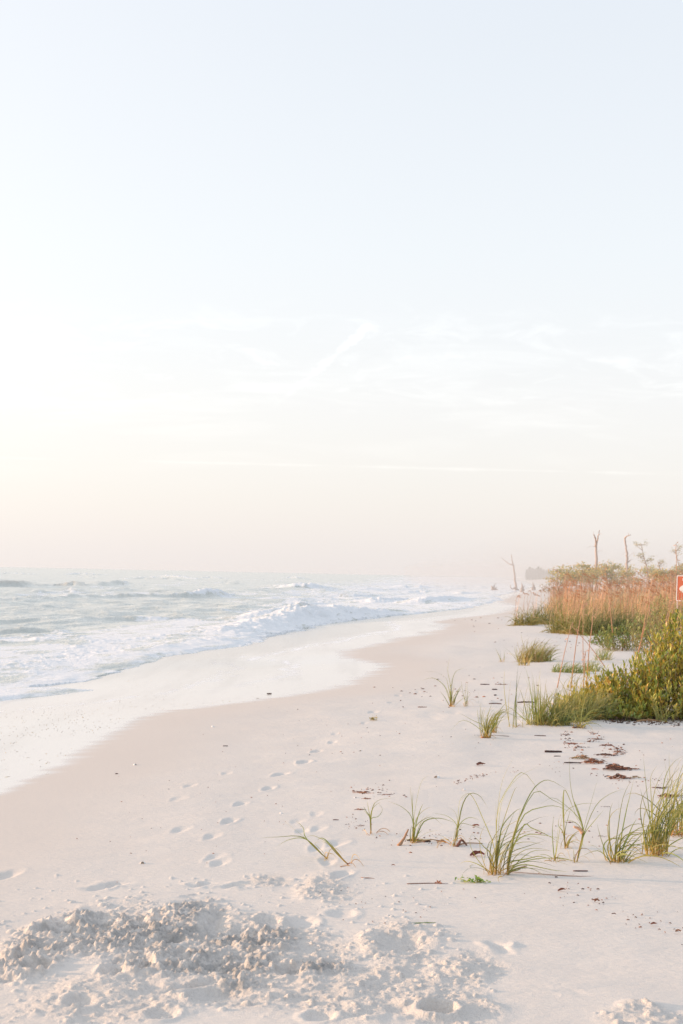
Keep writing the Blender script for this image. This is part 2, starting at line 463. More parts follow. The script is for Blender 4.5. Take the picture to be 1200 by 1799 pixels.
def plan(px, py):
    p = at(px, py); return p.x, p.y
near = (Y > 3) & (Y < 30) & (np.abs(X) < 9)
idx = np.where(near)[0]
x, y = X[idx], Y[idx]
dz = np.zeros(len(idx))
order = np.argsort(y); ysrt = y[order]
def near_pts(cx, cy, rx, ry):
    lo, hi = np.searchsorted(ysrt, (cy - ry, cy + ry)); ii = order[lo:hi]
    return ii[np.abs(x[ii] - cx) < rx]
def ell(px, py, rx, ry, rot=0.0, reach=2.6):
    """indices near, and normalised distance from, an ellipse given in picture units round a point of the beach"""
    cx, cy = plan(px, py); k = mpp(cy); a = rx * k; b = ry * k / (CAM.z / cy)
    m = reach * max(a, b); ii = near_pts(cx, cy, m, m)
    ux, uy = x[ii] - cx, y[ii] - cy
    c_, s_ = math.cos(rot), math.sin(rot)
    return ii, np.hypot((ux * c_ + uy * s_) / a, (-ux * s_ + uy * c_) / b)
loose = np.zeros(len(idx))
for (px, py, rx, ry) in ((230, 1640, 240, 62), (60, 1680, 110, 60), (420, 1655, 150, 62), (520, 1690, 170, 62), (560, 1560, 70, 28), (480, 1548, 60, 15), (420, 1720, 230, 55), (700, 1660, 120, 45), (640, 1740, 220, 60), (820, 1705, 75, 42), (1130, 1772, 42, 14), (200, 1750, 230, 60), (770, 1775, 130, 40), (1140, 1790, 110, 20)):
    ii, d = ell(px, py, rx, ry, 0, 2)
    loose[ii] = np.maximum(loose[ii], sstep(1.15, 0.45, d + 0.35 * fbm(x[ii] * 2.2, y[ii] * 1.6, 3, 40)))
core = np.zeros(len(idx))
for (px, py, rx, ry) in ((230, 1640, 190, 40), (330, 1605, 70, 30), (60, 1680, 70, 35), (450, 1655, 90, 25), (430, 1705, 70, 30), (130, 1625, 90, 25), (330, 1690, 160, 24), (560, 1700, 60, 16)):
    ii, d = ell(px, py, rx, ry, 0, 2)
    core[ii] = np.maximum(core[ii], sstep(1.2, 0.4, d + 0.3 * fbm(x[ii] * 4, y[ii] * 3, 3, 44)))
# soft trampled relief, then crumbly heaps
q = np.where(loose > 0)[0]
xq, yq = x[q], y[q]
dz[q] += loose[q] * (0.014 * fbm(xq * 3.2, yq * 2.4, 3, 50) + 0.010 * np.abs(fbm(xq * 8, yq * 6, 3, 51)))
dz[q] += core[q] * (0.010 * np.abs(fbm(xq * 6, yq * 5, 3, 52)) + 0.009 * fbm(xq * 13, yq * 11, 3, 53, 0.5)) - core[q] * 0.030 * sstep(0.05, 0.55, fbm(xq * 3.1 + 4, yq * 2.6, 3, 57))
def pit(px, py, rx, ry, depth, rim=0.35, rot=0.0, sharp=1.0):
    ii, d = ell(px, py, rx, ry, rot)
    d = d + 0.10 * fbm(x[ii] * 14, y[ii] * 10, 2, int(px + py))
    dz[ii] += -depth * sstep(1.0 + 0.5 / sharp, 0.35, d) + depth * rim * np.exp(-((d - 1.35) / 0.32) ** 2)
def mound(px, py, rx, ry, h, rot=0.0):
    ii, d = ell(px, py, rx, ry, rot, 2)
    d = d + 0.22 * fbm(x[ii] * 9, y[ii] * 7, 4, int(px * 3 + py))
    dz[ii] += 0.16 * h * sstep(1.4, 0.1, d)
for a in ((110, 1634, 40, 10, 0.06), (170, 1618, 30, 8, 0.035), (250, 1698, 19, 8, 0.045), (510, 1706, 26, 9, 0.03), (300, 1655, 24, 7, 0.03), (62, 1702, 24, 6, 0.04), (770, 1777, 30, 9, 0.055), (200, 1705, 22, 9, 0.025),
          (140, 1760, 26, 9, 0.02), (285, 1780, 24, 10, 0.02), (470, 1620, 20, 8, 0.02), (530, 1621, 26, 9, 0.015), (700, 1655, 46, 14, 0.02), (600, 1605, 24, 7, 0.012), (560, 1787, 26, 8, 0.02), (385, 1745, 50, 9, 0.02)):
    pit(*a, rim=0.3, sharp=2)
for a in ((320, 1610, 52, 20, 0.07), (148, 1632, 14, 10, 0.05), (215, 1625, 40, 13, 0.05), (150, 1658, 44, 14, 0.045), (255, 1648, 36, 14, 0.045), (310, 1672, 50, 13, 0.045), (30, 1672, 34, 18, 0.05), (40, 1692, 34, 8, 0.04),
          (455, 1655, 34, 12, 0.04), (445, 1690, 34, 14, 0.035), (430, 1716, 28, 14, 0.04), (230, 1675, 40, 9, 0.03), (400, 1720, 20, 18, 0.035), (815, 1700, 34, 16, 0.025), (845, 1708, 18, 18, 0.035), (1130, 1770, 40, 12, 0.025), (1150, 1775, 18, 8, 0.02), (480, 1548, 50, 4, 0.018), (475, 1646, 40, 4, 0.03), (600, 1545, 22, 8, 0.02), (690, 1700, 40, 10, 0.02), (600, 1725, 50, 12, 0.025)):
    mound(*a)
# long scuff marks left by feet and hands
def groove(p0, p1, wid, depth):
    (ax, ay), (bx, by) = plan(*p0), plan(*p1)
    L = math.hypot(bx - ax, by - ay); tx, ty = (bx - ax) / L, (by - ay) / L
    ii = near_pts((ax + bx) / 2, (ay + by) / 2, L, L)
    u = (x[ii] - ax) * tx + (y[ii] - ay) * ty; v = -(x[ii] - ax) * ty + (y[ii] - ay) * tx
    v = v + 0.02 * fbm(x[ii] * 3, y[ii] * 3, 2, 77)
    m = sstep(0, 0.35 * L, u) * sstep(L, 0.6 * L, u) * np.clip(0.6 + 0.7 * fbm(x[ii] * 6, y[ii] * 5, 3, 78), 0, 1.3); v = v + 0.03 * fbm(x[ii] * 7, y[ii] * 6, 3, 79)
    dz[ii] += m * (-depth * np.exp(-(v / wid) ** 2) + 0.5 * depth * np.exp(-((np.abs(v) - 2 * wid) / wid) ** 2))
for g_ in (((140, 1565), (235, 1548), 0.04, 0.022), ((325, 1560), (382, 1549), 0.035, 0.02), ((385, 1558), (450, 1552), 0.03, 0.02), ((370, 1648), (385, 1590), 0.05, 0.03), ((250, 1750), (420, 1712), 0.04, 0.022), ((930, 1733), (1040, 1748), 0.022, 0.007), ((870, 1650), (885, 1680), 0.03, 0.018), ((600, 1790), (760, 1770), 0.04, 0.015)):
    groove(*g_)
# crumbs and clods thrown about (hemispheres merged into the sheet)
cr_ = np.random.RandomState(3)
def clod(cx, cy, ra, h):
    lo, hi = np.searchsorted(ysrt, (cy - ra, cy + ra)); ii = order[lo:hi]
    d2 = ((x[ii] - cx) ** 2 + (y[ii] - cy) ** 2) / (ra * ra); k = d2 < 1
    dz[ii[k]] += h * np.sqrt(1 - d2[k]) * (0.8 + 0.4 * cr_.rand())
cm = core + 0.22 * loose
cand = np.where((y > 4.4) & (y < 8.6) & (cm > 0.03))[0]
prob = cm[cand] ** 1.3; prob = prob * y[cand]; prob /= prob.sum()
for k in cr_.choice(cand, 8500, p=prob):
    ra = min(0.022, 0.0050 + cr_.exponential(0.0042)); clod(x[k], y[k], ra, ra * cr_.uniform(0.35, 0.65))
# a light crumbly fringe around the heaps
for _ in range(420):
    px, py = cr_.normal(380, 260), cr_.normal(1600, 70)
    if 1535 < py < 1799 and -40 < px < 800:
        cx, cy = plan(px, py); ra = cr_.uniform(0.005, 0.013); clod(cx, cy, ra, ra * 0.7)
# footprints: a walker's trail and fainter older ones
for (px, py, dep, rot) in ((385, 1516, .020, .2), (378, 1506, .016, .3), (372, 1470, .018, .2), (402, 1443, .030, .2), (422, 1412, .024, .3), (471, 1385, .026, .2), (492, 1361, .030, .4), (533, 1339, .042, .2), (556, 1320, .030, .4), (584, 1304, .02, .2), (589, 1289, .013, .2), (640, 1270, .012, .2), (655, 1251, .02, .3), (688, 1234, .022, .3),
                           (312, 1404, .012, .2), (333, 1380, .012, .2), (398, 1358, .012, .2), (316, 1458, .014, .2), (530, 1460, .014, .2), (558, 1456, .015, .2), (556, 1430, .01, .1), (12, 1538, .022, .2), (522, 1443, .01, .2),
                           (590, 1483, .02, .3), (558, 1490, .022, .2), (600, 1538, .035, .3), (575, 1513, .02, 0), (805, 1140, .03, .2), (812, 1131, .03, .2), (800, 1146, .03, .1), (808, 1152, .03, .1), (845, 1172, .02, 0), (735, 1216, .015, 0), (700, 1222, .018, 0), (860, 1195, .02, .1), (910, 1205, .02, .1), (770, 1205, .012, 0)):
    cx, cy = plan(px, py); k = 1.0
    ii = near_pts(cx, cy, 0.5, 0.5); xi, yi = x[ii], y[ii]
    ux, uy = xi - cx, yi - cy; c_, s_ = math.cos(rot), math.sin(rot)
    la, lb = (ux * c_ - uy * s_), (ux * s_ + uy * c_)
    sz = 0.80 + 0.35 * ((px * 7 + py * 3) % 10) / 10; wid = 0.043 * sz * (1 + 0.25 * np.tanh(lb / 0.08))
    d = np.hypot(la / wid, lb / (0.115 * sz)) + 0.16 * fbm(xi * 9, yi * 7, 3, int(px))
    dz[ii] -= dep * 0.60 * sstep(1.45, 0.15, d) * (0.75 + 0.4 * ((px * 3 + py) % 7) / 7)
    dz[ii] += dep * 0.15 * np.exp(-((d - 1.55) / 0.32) ** 2) * (0.6 + 0.6 * (fbm(xi * 5, yi * 5, 2, int(py))))
for (px, py, w_, h) in ((871, 1538, 46, .03), (727, 1481, 36, .025), (798, 1487, 30, .025), (993, 1491, 36, .025), (1013, 1516, 26, .02), (1084, 1516, 60, .03), (1152, 1503, 70, .04), (1193, 1468, 80, .05), (854, 1296, 40, .03), (793, 1241, 26, .025), (651, 1465, 22, .015), (940, 1164, 60, .06)):
    mound(px + 8, py, w_, w_ * 0.28, h * 0.8)
# faint wind rows and old, softened tracks
sn = S[idx]
dz += 0.0055 * fbm(x * 1.4, y * 3.0, 3, 60) * sstep(0.3, 2.0, sn)
dz += 0.010 * np.minimum(0, fbm(x * 2.2, y * 1.1, 3, 61) + 0.1) * sstep(2.5, 4.5, sn) * sstep(14, 18, y) * 2
Z[idx] += dz * sstep(0.0, 0.4, sn)

wob = 0.10 * fbm(X * 0.9, Y * 0.35, 3, 70) + 0.13 * fbm(X * 0.4, Y * 3.0, 3, 71)
sw = S + wob * np.clip(Y / 14, 0.6, 3)
lace = np.exp(-((sw + 2.0 + 0.5 * fbm(X * 0.15, Y * 0.08, 3, 73)) / (0.05 + Y * 0.0012)) ** 2) * sstep(22, 30, Y) * sstep(75, 50, Y)
lace += 0.7 * np.exp(-((sw + 3.2 + 0.6 * fbm(X * 0.2, Y * 0.1, 3, 74)) / 0.04) ** 2) * sstep(17, 20, Y) * sstep(34, 28, Y)
drain = sstep(-1.9, -2.8, sw + 0.5 * fbm(X * 0.15, Y * 0.08, 3, 73)) * sstep(24, 34, Y)
film = sstep(0.09, -0.20, sw / np.clip(Y / 14, 0.7, 3))
damp = sstep(2.6, 0.2, S + 0.5 * fbm(X * 0.5, Y * 0.3, 3, 72))
lo_ = np.zeros(len(X)); lo_[idx] = loose
beach = link_mesh('beach', np.stack([X, Y, Z], 1), F, sand_mat())
fattr(beach, 'film', film); fattr(beach, 'damp', damp); fattr(beach, 'lace', lace); fattr(beach, 'drain', drain); fattr(beach, 'loose', lo_)
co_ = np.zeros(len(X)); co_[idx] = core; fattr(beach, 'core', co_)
tag(beach, 'pale fine sand beach trodden in front and wet along the water', None, None, 'structure')

# ------------------------------------------------------------------ the sea
SEA = -0.53
FRONT = curve_tab([(0, 1229), (60, 1224), (120, 1219), (160, 1214), (150, 1211), (95, 1207), (55, 1203), (100, 1198), (150, 1192), (190, 1182), (230, 1172), (300, 1154), (370, 1144), (420, 1138), (455, 1128), (462, 1116), (530, 1104), (600, 1092), (680, 1081), (740, 1078), (800, 1073), (850, 1066), (880, 1060), (868, 1051), (893, 1044)],
                  -0.5, [(-9, 4), (-7.5, 12), (-6.3, 18), (25, 200), (41, 300), (65, 500), (97, 800), (147, 1300), (396, 3000), (790, 6000)], 0.004)
def sea_mat():
    m, nt, o = new_mat('sea_water')
    g = N(nt, 'ShaderNodeNewGeometry'); P = g.outputs['Position']
    def at_(n): return N(nt, 'ShaderNodeAttribute', attribute_name=n).outputs['Fac']
    foam, crest = at_('foam'), at_('crest')
    n1 = noise(nt, mapping(nt, P, (1.0, 0.45, 1.0), (0, 0, -0.12)), 0.9, 6, 0.62, 0.6)
    n2 = noise(nt, mapping(nt, P, (1.0, 0.5, 1.0)), 5.0, 5, 0.6, 0.4)
    nn = mth(nt, 'ADD', mth(nt, 'MULTIPLY', n1, 0.65), mth(nt, 'MULTIPLY', n2, 0.35))
    f = ramp(nt, mth(nt, 'ADD', foam, mth(nt, 'MULTIPLY', mth(nt, 'SUBTRACT', nn, 0.5), 2.5)), 0.36, 0.70)
    wc = mix(nt, ramp(nt, n1, 0.3, 0.7), (0.50, 0.515, 0.47), (0.63, 0.635, 0.585))
    wc = mix(nt, crest, wc, (0.56, 0.51, 0.43))  # beige of sandy crests also paints in sunlight glowing through thin water
    p = N(nt, 'ShaderNodeBsdfPrincipled', Roughness=0.18, IOR=1.33); p.inputs['Specular IOR Level'].default_value = 0.22
    nt.links.new(wc, p.inputs['Base Color'])
    b = N(nt, 'ShaderNodeBump', Strength=0.65, Distance=0.20)
    r1 = noise(nt, mapping(nt, P, (1.5, 0.7, 1.0), (0, 0, 0.2)), 1.4, 5, 0.6, 0.3)
    r2 = noise(nt, mapping(nt, P, (1.0, 0.6, 1.0), (0, 0, -0.3)), 6.0, 4, 0.55)
    nt.links.new(mth(nt, 'ADD', r1, mth(nt, 'MULTIPLY', r2, 0.25)), b.inputs['Height'])
    nt.links.new(b.outputs[0], p.inputs['Normal'])
    fo = N(nt, 'ShaderNodeBsdfPrincipled', Roughness=0.75); fo.inputs['Specular IOR Level'].default_value = 0.2
    nt.links.new(mix(nt, n2, (0.73, 0.735, 0.735), (0.86, 0.86, 0.86)), fo.inputs['Base Color'])
    b2 = N(nt, 'ShaderNodeBump', Strength=0.55, Distance=0.05)
    nt.links.new(mth(nt, 'ADD', noise(nt, P, 7.0, 5, 0.65), mth(nt, 'MULTIPLY', noise(nt, P, 30.0, 3), 0.4)), b2.inputs['Height'])
    nt.links.new(b2.outputs[0], fo.inputs['Normal'])
    mx = N(nt, 'ShaderNodeMixShader')
    nt.links.new(f, mx.inputs[0]); nt.links.new(p.outputs[0], mx.inputs[1]); nt.links.new(fo.outputs[0], mx.inputs[2])
    nt.links.new(mx.outputs[0], o.inputs[0])
    return m
dys = np.concatenate([np.linspace(300, 120, 240)[:-1], np.linspace(120, 22, 420)[:-1], np.geomspace(22, 1.8, 220)])
rr2 = np.concatenate([np.linspace(4, 17, 40)[:-1], 2.13 * FPX / dys])
th2 = np.concatenate([np.radians(np.linspace(-110, -30, 40)[:-1]), np.radians(np.linspace(-30, -16.5, 90)[:-1]), np.radians(np.linspace(-16.5, 12, 600)), np.radians(np.linspace(12, 20, 40)[1:])])
X, Y, F = polar_grid(th2, rr2)
G = macro(X, Y)
r_s = np.random.RandomState(11)
Zs = np.zeros(len(X)); foam = np.zeros(len(X)); crest = np.zeros(len(X))
off = np.interp(Y, FRONT[0], FRONT[1]) - X                        # metres seaward of the foam edge
off = off + (0.16 * fbm(X * 0.8, Y * 0.8, 3, 80) + 0.10 * fbm(X * 0.3, Y * 1.7, 2, 81)) * np.clip(Y / 25, 0.7, 4)
# wind sea: many small trains running mostly towards the shore, each resolved only where the grid can carry it
dist = np.hypot(X, Y)
for k in range(46):
    lam = math.exp(r_s.uniform(math.log(0.9), math.log(16))); a = math.radians(r_s.normal(-25, 32))
    kx, ky = math.cos(a), math.sin(a); ph = r_s.uniform(0, 6.28)
    amp = 0.0105 * lam ** 0.75 * r_s.uniform(0.5, 1.2)
    w1, w2, w3 = r_s.uniform(0, 6, 3); l4 = lam * 3.3
    q = 2 * math.pi / lam * (X * kx + Y * ky) + ph + 0.9 * np.sin(X / l4 + 0.7 * Y / l4 + w1) + 0.7 * np.sin(0.6 * X / l4 - Y / l4 * 1.3 + w2)
    env = 0.6 + 0.6 * np.sin(X / (lam * 2.3) + w3) * np.sin(Y / (lam * 3.1) - 0.4 * X / (lam * 3) + w1)
    res = dist * dist / (2.13 * FPX) * 0.24
    Zs += amp * np.clip(env, 0, 2) * (1 - np.abs(np.sin(q / 2)) * 2) * 0.8 * sstep(lam * 0.5, lam * 0.2, res)
Zs *= sstep(0.3, 8, off)
oS = np.argsort(Y); yS = Y[oS]
def wave(pts, foam_amt, steep=1.0, rough=0.0, crest_amt=0.35, fw=1.1, bw=3.2):
    """one rising or breaking wave: crest line through points (picture x, y of its foot, height)"""
    Q = []
    for px, py, h in pts:
        qx, qy = on_plane(px, py, SEA); Q.append((qx, qy, h * qy / FPX * (0.75 if py < 1056 else 1.0)))
    hmax = max(q[2] for q in Q)
    m = 3.2 * bw * (hmax * 0.9 + 0.25) / steep + 1
    qx, qy = [q[0] for q in Q], [q[1] for q in Q]
    lo, hi = np.searchsorted(yS, (min(qy) - m, max(qy) + m)); ii = oS[lo:hi]
    ii = ii[(X[ii] > min(qx) - m) & (X[ii] < max(qx) + m)]
    if len(ii) == 0: return
    x_, y_ = X[ii], Y[ii]
    best = np.full(len(ii), 1e9); hh = np.zeros(len(ii)); sg = np.zeros(len(ii))
    for (ax, ay, ha), (bx, by, hb) in zip(Q[:-1], Q[1:]):
        L2 = (bx - ax) ** 2 + (by - ay) ** 2
        t = np.clip(((x_ - ax) * (bx - ax) + (y_ - ay) * (by - ay)) / L2, 0, 1)
        ex, ey = x_ - (ax + t * (bx - ax)), y_ - (ay + t * (by - ay))
        d = np.hypot(ex, ey); k = d < best
        best[k] = d[k]; hh[k] = (ha + t * (hb - ha))[k]
        sg[k] = (ex * 0.75 - ey * 0.66)[k]                          # shoreward / near side is the front
    hh = hh * (1 + 0.22 * fbm(x_ / (2 + hmax * 2), y_ / (2 + hmax * 3), 3, int(pts[0][0] + 500)))
    wdt = np.where(sg > 0, fw, bw) * (hmax * 0.9 + 0.25) / steep
    prof = np.exp(-(best / wdt) ** 2)
    Zs[ii] += hh * prof
    if rough: Zs[ii] += rough * hh * prof * (fbm(x_ * 1.2, y_ * 0.7, 3, 91, 0.5) * 0.8 + np.clip(fbm(x_ * 4.5, y_ * 3, 3, 92, 0.5), -0.4, 0.4) * 0.35)
    fm = foam_amt * np.exp(-(best / (wdt * 1.25)) ** 2) * np.where(sg > -0.25 * wdt, 1.0, 0.45) * np.clip(hh / hmax * 2.2, 0, 1)
    foam[ii] = np.maximum(foam[ii], fm)
    crest[ii] = np.maximum(crest[ii], crest_amt * np.clip(hh / hmax, 0, 1) * np.exp(-(best / (wdt * 0.7)) ** 2))
wave([(-60, 1029, 10), (0, 1029, 14), (30, 1029, 14), (60, 1028, 9), (86, 1027, 2)], 0.12, 1.3, 0, 0.9)
wave([(90, 1027, 3), (112, 1028, 10), (134, 1028, 11), (152, 1029, 2)], 0.15, 1.3, 0, 0.7)
wave([(155, 1029, 3), (182, 1027, 8), (214, 1026, 10), (252, 1028, 2)], 0.1, 1.2, 0, 0.3)
wave([(0, 1055, 2), (60, 1052, 5), (120, 1048, 6), (200, 1046, 8), (300, 1047, 6), (345, 1047, 8), (368, 1046, 12), (400, 1044, 3)], 0.40, 1.2, 0.4, 0.25)
wave([(330, 1047, 3), (365, 1046, 9), (400, 1044, 5), (420, 1044, 1)], 0.9, 1.2, 0.25)
wave([(470, 1030, 3), (515, 1032, 9), (546, 1033, 14), (565, 1032, 6), (585, 1032, 1)], 1.0, 1.2, 0.25)
wave([(286, 1013, 2), (315, 1016, 6), (350, 1018, 2)], 1.0, 1.2, 0.2)
wave([(120, 1086, 2), (170, 1084, 8), (215, 1083, 10), (270, 1084, 7), (330, 1084, 2)], 0.18, 1.1, 0.3, 0.2)
wave([(-50, 1102, 9), (10, 1102, 11), (55, 1101, 7), (95, 1102, 1)], 0.12, 1.2, 0.2, 0.2)
wave([(-40, 1128, 6), (0, 1128, 6), (30, 1128, 2)], 0.1, 1.2, 0.2, 0.2)
wave([(380, 1090, 2), (420, 1090, 7), (460, 1089, 13), (495, 1087, 17), (520, 1085, 20)], 0.1, 1.5, 0, 0.75)
wave([(440, 1113, 12), (475, 1104, 18), (515, 1096, 24), (555, 1090, 29), (585, 1087, 28), (620, 1083, 20), (655, 1080, 13), (690, 1077, 6)], 0.80, 0.9, 0.30, 0.2, 1.9, 1.6)
wave([(60, 1190, 2), (200, 1163, 5), (300, 1143, 8), (380, 1130, 11), (445, 1114, 12)], 0.80, 0.9, 0.35, 0, 2.2, 1.8)
wave([(715, 1062, 4), (738, 1062, 13), (752, 1062, 14), (780, 1060, 9), (825, 1057, 3)], 1.0, 1.0, 0.3, 0.2)
wave([(640, 1060, 3), (690, 1058, 10), (720, 1057, 6)], 0.7, 1.2, 0.6, 0.2)
wave([(690, 1031, 2), (722, 1032, 8), (760, 1033, 4)], 0.8, 1.2, 0.25)
wave([(800, 1044, 2), (812, 1044, 8), (830, 1044, 5), (850, 1044, 2)], 0.8, 1.2, 0.25)
wave([(580, 1046, 3), (620, 1047, 7), (660, 1046, 3)], 0.2, 1.2, 0.2, 0.2)
for _ in range(70):
    px, py = r_s.uniform(-150, 860), 1013 + abs(r_s.normal(0, 24)) + 4
    py += (px - 600) * 0.0208
    if on_plane(px, py, SEA)[0] > np.interp(on_plane(px, py, SEA)[1], FRONT[0], FRONT[1]) - 8: continue
    w_ = r_s.uniform(14, 60); h = r_s.uniform(1.0, 4.5)
    wave([(px - w_, py, 0.3), (px - w_ * 0.2, py, h), (px + w_ * 0.4, py + 1, h * 0.7), (px + w_, py + 1, 0.2)], 0.8 if r_s.rand() < 0.3 else 0.05, 1.3, 0.3, 0.15)
# the spent bore: churned white water between the front and open water, thick foam with holes
wid = np.interp(Y, [0, 15, 22, 30, 45, 60, 80, 120, 220, 400, 1000], [7, 6, 6.0, 6.5, 7, 8, 12, 22, 36, 50, 90])
bore = sstep(-0.06, 0.02, off) * (1 - sstep(0.72, 1.12, off / wid + 0.3 * fbm(X * 0.25, Y * 0.12, 4, 95)))
foam = np.maximum(foam, bore * (0.70 + 0.40 * fbm(X * 0.7, Y * 0.5, 3, 96)))
lump = np.abs(fbm(X * 1.9, Y * 1.3, 5, 97, 0.65))
Zs += bore * sstep(0.1, 2.5, off) * (0.035 * lump + 0.02 + 0.03 * fbm(X * 0.5, Y * 0.3, 2, 100))
# old foam drifting in streaks farther out
pat = fbm(X * 0.10, Y * 0.035, 4, 98) + 0.4 * fbm(X * 0.5, Y * 0.2, 3, 99)
foam = np.maximum(foam, sstep(-0.1, 0.8, pat) * 0.52 * sstep(400, 150, Y))
foam = np.maximum(foam, sstep(0.15, 0.8, pat) * 0.5 * sstep(120, 60, off))
thick = sstep(0.0, 0.5, off) * 0.05 + sstep(0.2, 3.0, off) * 0.06
Zs = np.where(Zs > 0, Zs * (0.12 + 0.88 * sstep(-0.2, 2.6, off)), Zs)
Zq = np.maximum(SEA + Zs, G + thick + np.maximum(Zs, 0) * 0.9)
Zq = np.where(off < -0.02, G - 0.06 - 0.25 * sstep(0, -1.0, off), Zq)
sea = link_mesh('sea', np.stack([X, Y, Zq], 1), F, sea_mat())
fattr(sea, 'foam', foam); fattr(sea, 'crest', crest)
tag(sea, 'pale green sea with small breakers and white foam', None, None, 'structure')

# ------------------------------------------------------------------ grasses near the camera
TAN, STRAW = (0.50, 0.33, 0.11), (0.52, 0.42, 0.20)
GREEN, DEEP, OLIVE = (0.24, 0.285, 0.09), (0.09, 0.13, 0.05), (0.34, 0.335, 0.12)
RUST, BROWN = (0.55, 0.33, 0.225), (0.20, 0.11, 0.07)
def rel3(pts, k, r, depth):
    """picture-unit offsets at the plant's own distance -> metres, drifting in depth as the blade grows"""
    n = len(pts); a = r.uniform(-1, 1) * depth
    return [Vector((dx * k, a * (i / max(1, n - 1)) ** 1.3 * k * 60, dy * k)) for i, (dx, dy) in enumerate(pts)]
def grass(name, px, py, label, shoots, rand=None, seed=1, dead=None, group='grass tufts on the sand', cat='grass tuft'):
    """a tuft: each shoot is a stem with blades traced from the photograph, plus wind-bent extra blades"""
    r = random.Random(seed); p = at(px, py); k = mpp(p.y)
    root = empty(name, (p.x, p.y, p.z - 0.008), label, cat, group)
    bl = MB(); 
    for (sx, sy, stem, blades) in shoots:
        base = Vector((sx * k, -sy * 0, 0)) + Vector((0, (-sy) * k * 2.0, 0))
        if stem:
            mb = MB(); P = [base] + [base + Vector((dx * k, 0, dy * k)) for dx, dy in stem[1]]
            path = spline(P, 6); w = stem[0] * k * 0.36
            tube(mb, path, [w * (1 - 0.35 * i / 6) for i in range(7)], [lerp3(stem[2], stem[3], i / 6) for i in range(7)], 6, True, 0.08, r)
            mb.build('stem', M_GRASS, root)
        for (wpx, pts) in blades:
            pp = [base + v for v in rel3([(0, 0)] + [(a - sx, b) for a, b in pts], k, r, 0.35)]
            pp = spline(pp, 12)
            for q in pp: q.z = max(q.z, 0.006)
            g = jit(GREEN, r, 0.25)
            blade(bl, pp, wpx * k * 0.66, (jit(TAN if r.random() < 0.6 else OLIVE, r), g, jit(lerp3(g, OLIVE, 0.6), r)), r)
    if rand:
        for (n, h0, h1, lean, wind, droop, spread, w, base_c) in rand:
            for _ in range(n):
                a = r.uniform(0, 6.28); q = spread * math.sqrt(r.random())
                b = (math.cos(a) * q, math.sin(a) * q, 0)
                g = jit(r.choice([GREEN, GREEN, OLIVE, DEEP]), r, 0.2)
                pp = wild_path(r, b, r.uniform(h0, h1), lean, wind * r.uniform(0.4, 1.4), droop * r.uniform(0.3, 1.6), 9)
                blade(bl, pp, w * r.uniform(0.6, 1.15), (jit(base_c, r), g, jit(lerp3(g, STRAW, r.random() * 0.7), r)), r)
    for _ in range(5 if len(shoots) else 9):                        # old dead blades lying at the foot
        a = r.uniform(0, 6.28); h = r.uniform(0.10, 0.26)
        c = jit(r.choice([(0.45, 0.30, 0.16), (0.55, 0.44, 0.26), (0.32, 0.19, 0.11)]), r)
        blade(bl, wild_path(r, (r.uniform(-.03, .03), r.uniform(-.03, .03), 0), h, 0.9, 0.5, 1.6, 8), 0.006, (c, c, STRAW), r)
    bl.build('blades', M_GRASS, root)
    if dead:
        db = MB()
        for (c, w, pts) in dead:
            pp = spline([Vector((dx * k, -dz_ * k * 4, max(0.004, dy * k))) for dx, dy, dz_ in pts], 8)
            tube(db, pp, [w * k * (1 - 0.6 * i / 8) for i in range(9)], c, 5, True, 0.2, r)
        db.build('dead_stalk', M_TWIG, root)
    return root
grass('grass_tuft', 871, 1538, 'largest nearest green grass tuft with a thick yellow stem and long arching blades', [
    (0, 0, (5.5, [(1, 30), (3, 62)], (0.50, 0.27, 0.06), GREEN), [(5, [(0, 50), (2, 115), (11, 168), (31, 207)]), (5.5, [(-3, 50), (-24, 100), (-38, 130), (-50, 143), (-64, 128)]), (4.5, [(5, 60), (10, 90), (30, 115), (40, 122)]),
        (4, [(2, 60), (8, 130), (36, 173), (76, 196)]), (3.5, [(1, 110), (22, 158), (44, 181), (67, 158), (79, 133)]), (4.5, [(4, 45), (8, 80), (29, 145), (37, 155)]), (5, [(-9, 38), (-22, 52), (-42, 73)]), (4.5, [(1, 35), (0, 80), (-1, 130)]), (4.5, [(4, 40), (14, 75), (30, 118)]), (3.5, [(2, 40), (22, 62), (46, 60)])]),
    (19, 3, (3.6, [(3, 20), (8, 50), (11, 72)], (0.50, 0.36, 0.12), OLIVE), [(5, [(22, 50), (36, 105), (39, 125)]), (4, [(32, 82), (56, 142), (76, 165), (96, 167), (129, 148)]), (4.5, [(24, 40), (46, 92), (59, 88), (90, 75), (113, 60)]), (4, [(26, 50), (49, 72), (79, 73), (121, 65)]),
        (4.5, [(22, 25), (54, 33), (79, 37), (129, 22)]), (4.5, [(29, 17), (52, 23), (96, 15), (126, 12)]), (4, [(30, 75), (64, 147), (96, 135), (129, 118)]), (4, [(24, 50), (45, 108), (76, 124), (102, 127), (128, 116)]), (3.5, [(24, 12), (60, 44), (96, 46)]), (5, [(21, 10), (38, 14), (50, 22)]), (3, [(22, 40), (58, 57), (84, 66)])]),
    (-6, 2, (2.6, [(-3, 20), (-6, 45)], (0.48, 0.33, 0.12), OLIVE), [(4, [(-8, 20), (-13, 36)]), (4, [(-2, 40), (-2, 78)])]),
    ], [(16, 0.25, 0.55, 0.45, 0.7, 0.4, 0.05, 0.007, TAN), (14, 0.2, 0.4, 0.8, 0.8, 0.5, 0.07, 0.007, (0.35, 0.2, 0.1))], 21, [((0.30, 0.15, 0.10), 3, [(-6, 2, 3), (6, 2, 2), (14, 3, 4)]), ((0.42, 0.25, 0.16), 2.2, [(14, 2, 0), (34, 14, 0), (54, 20, 0)])])
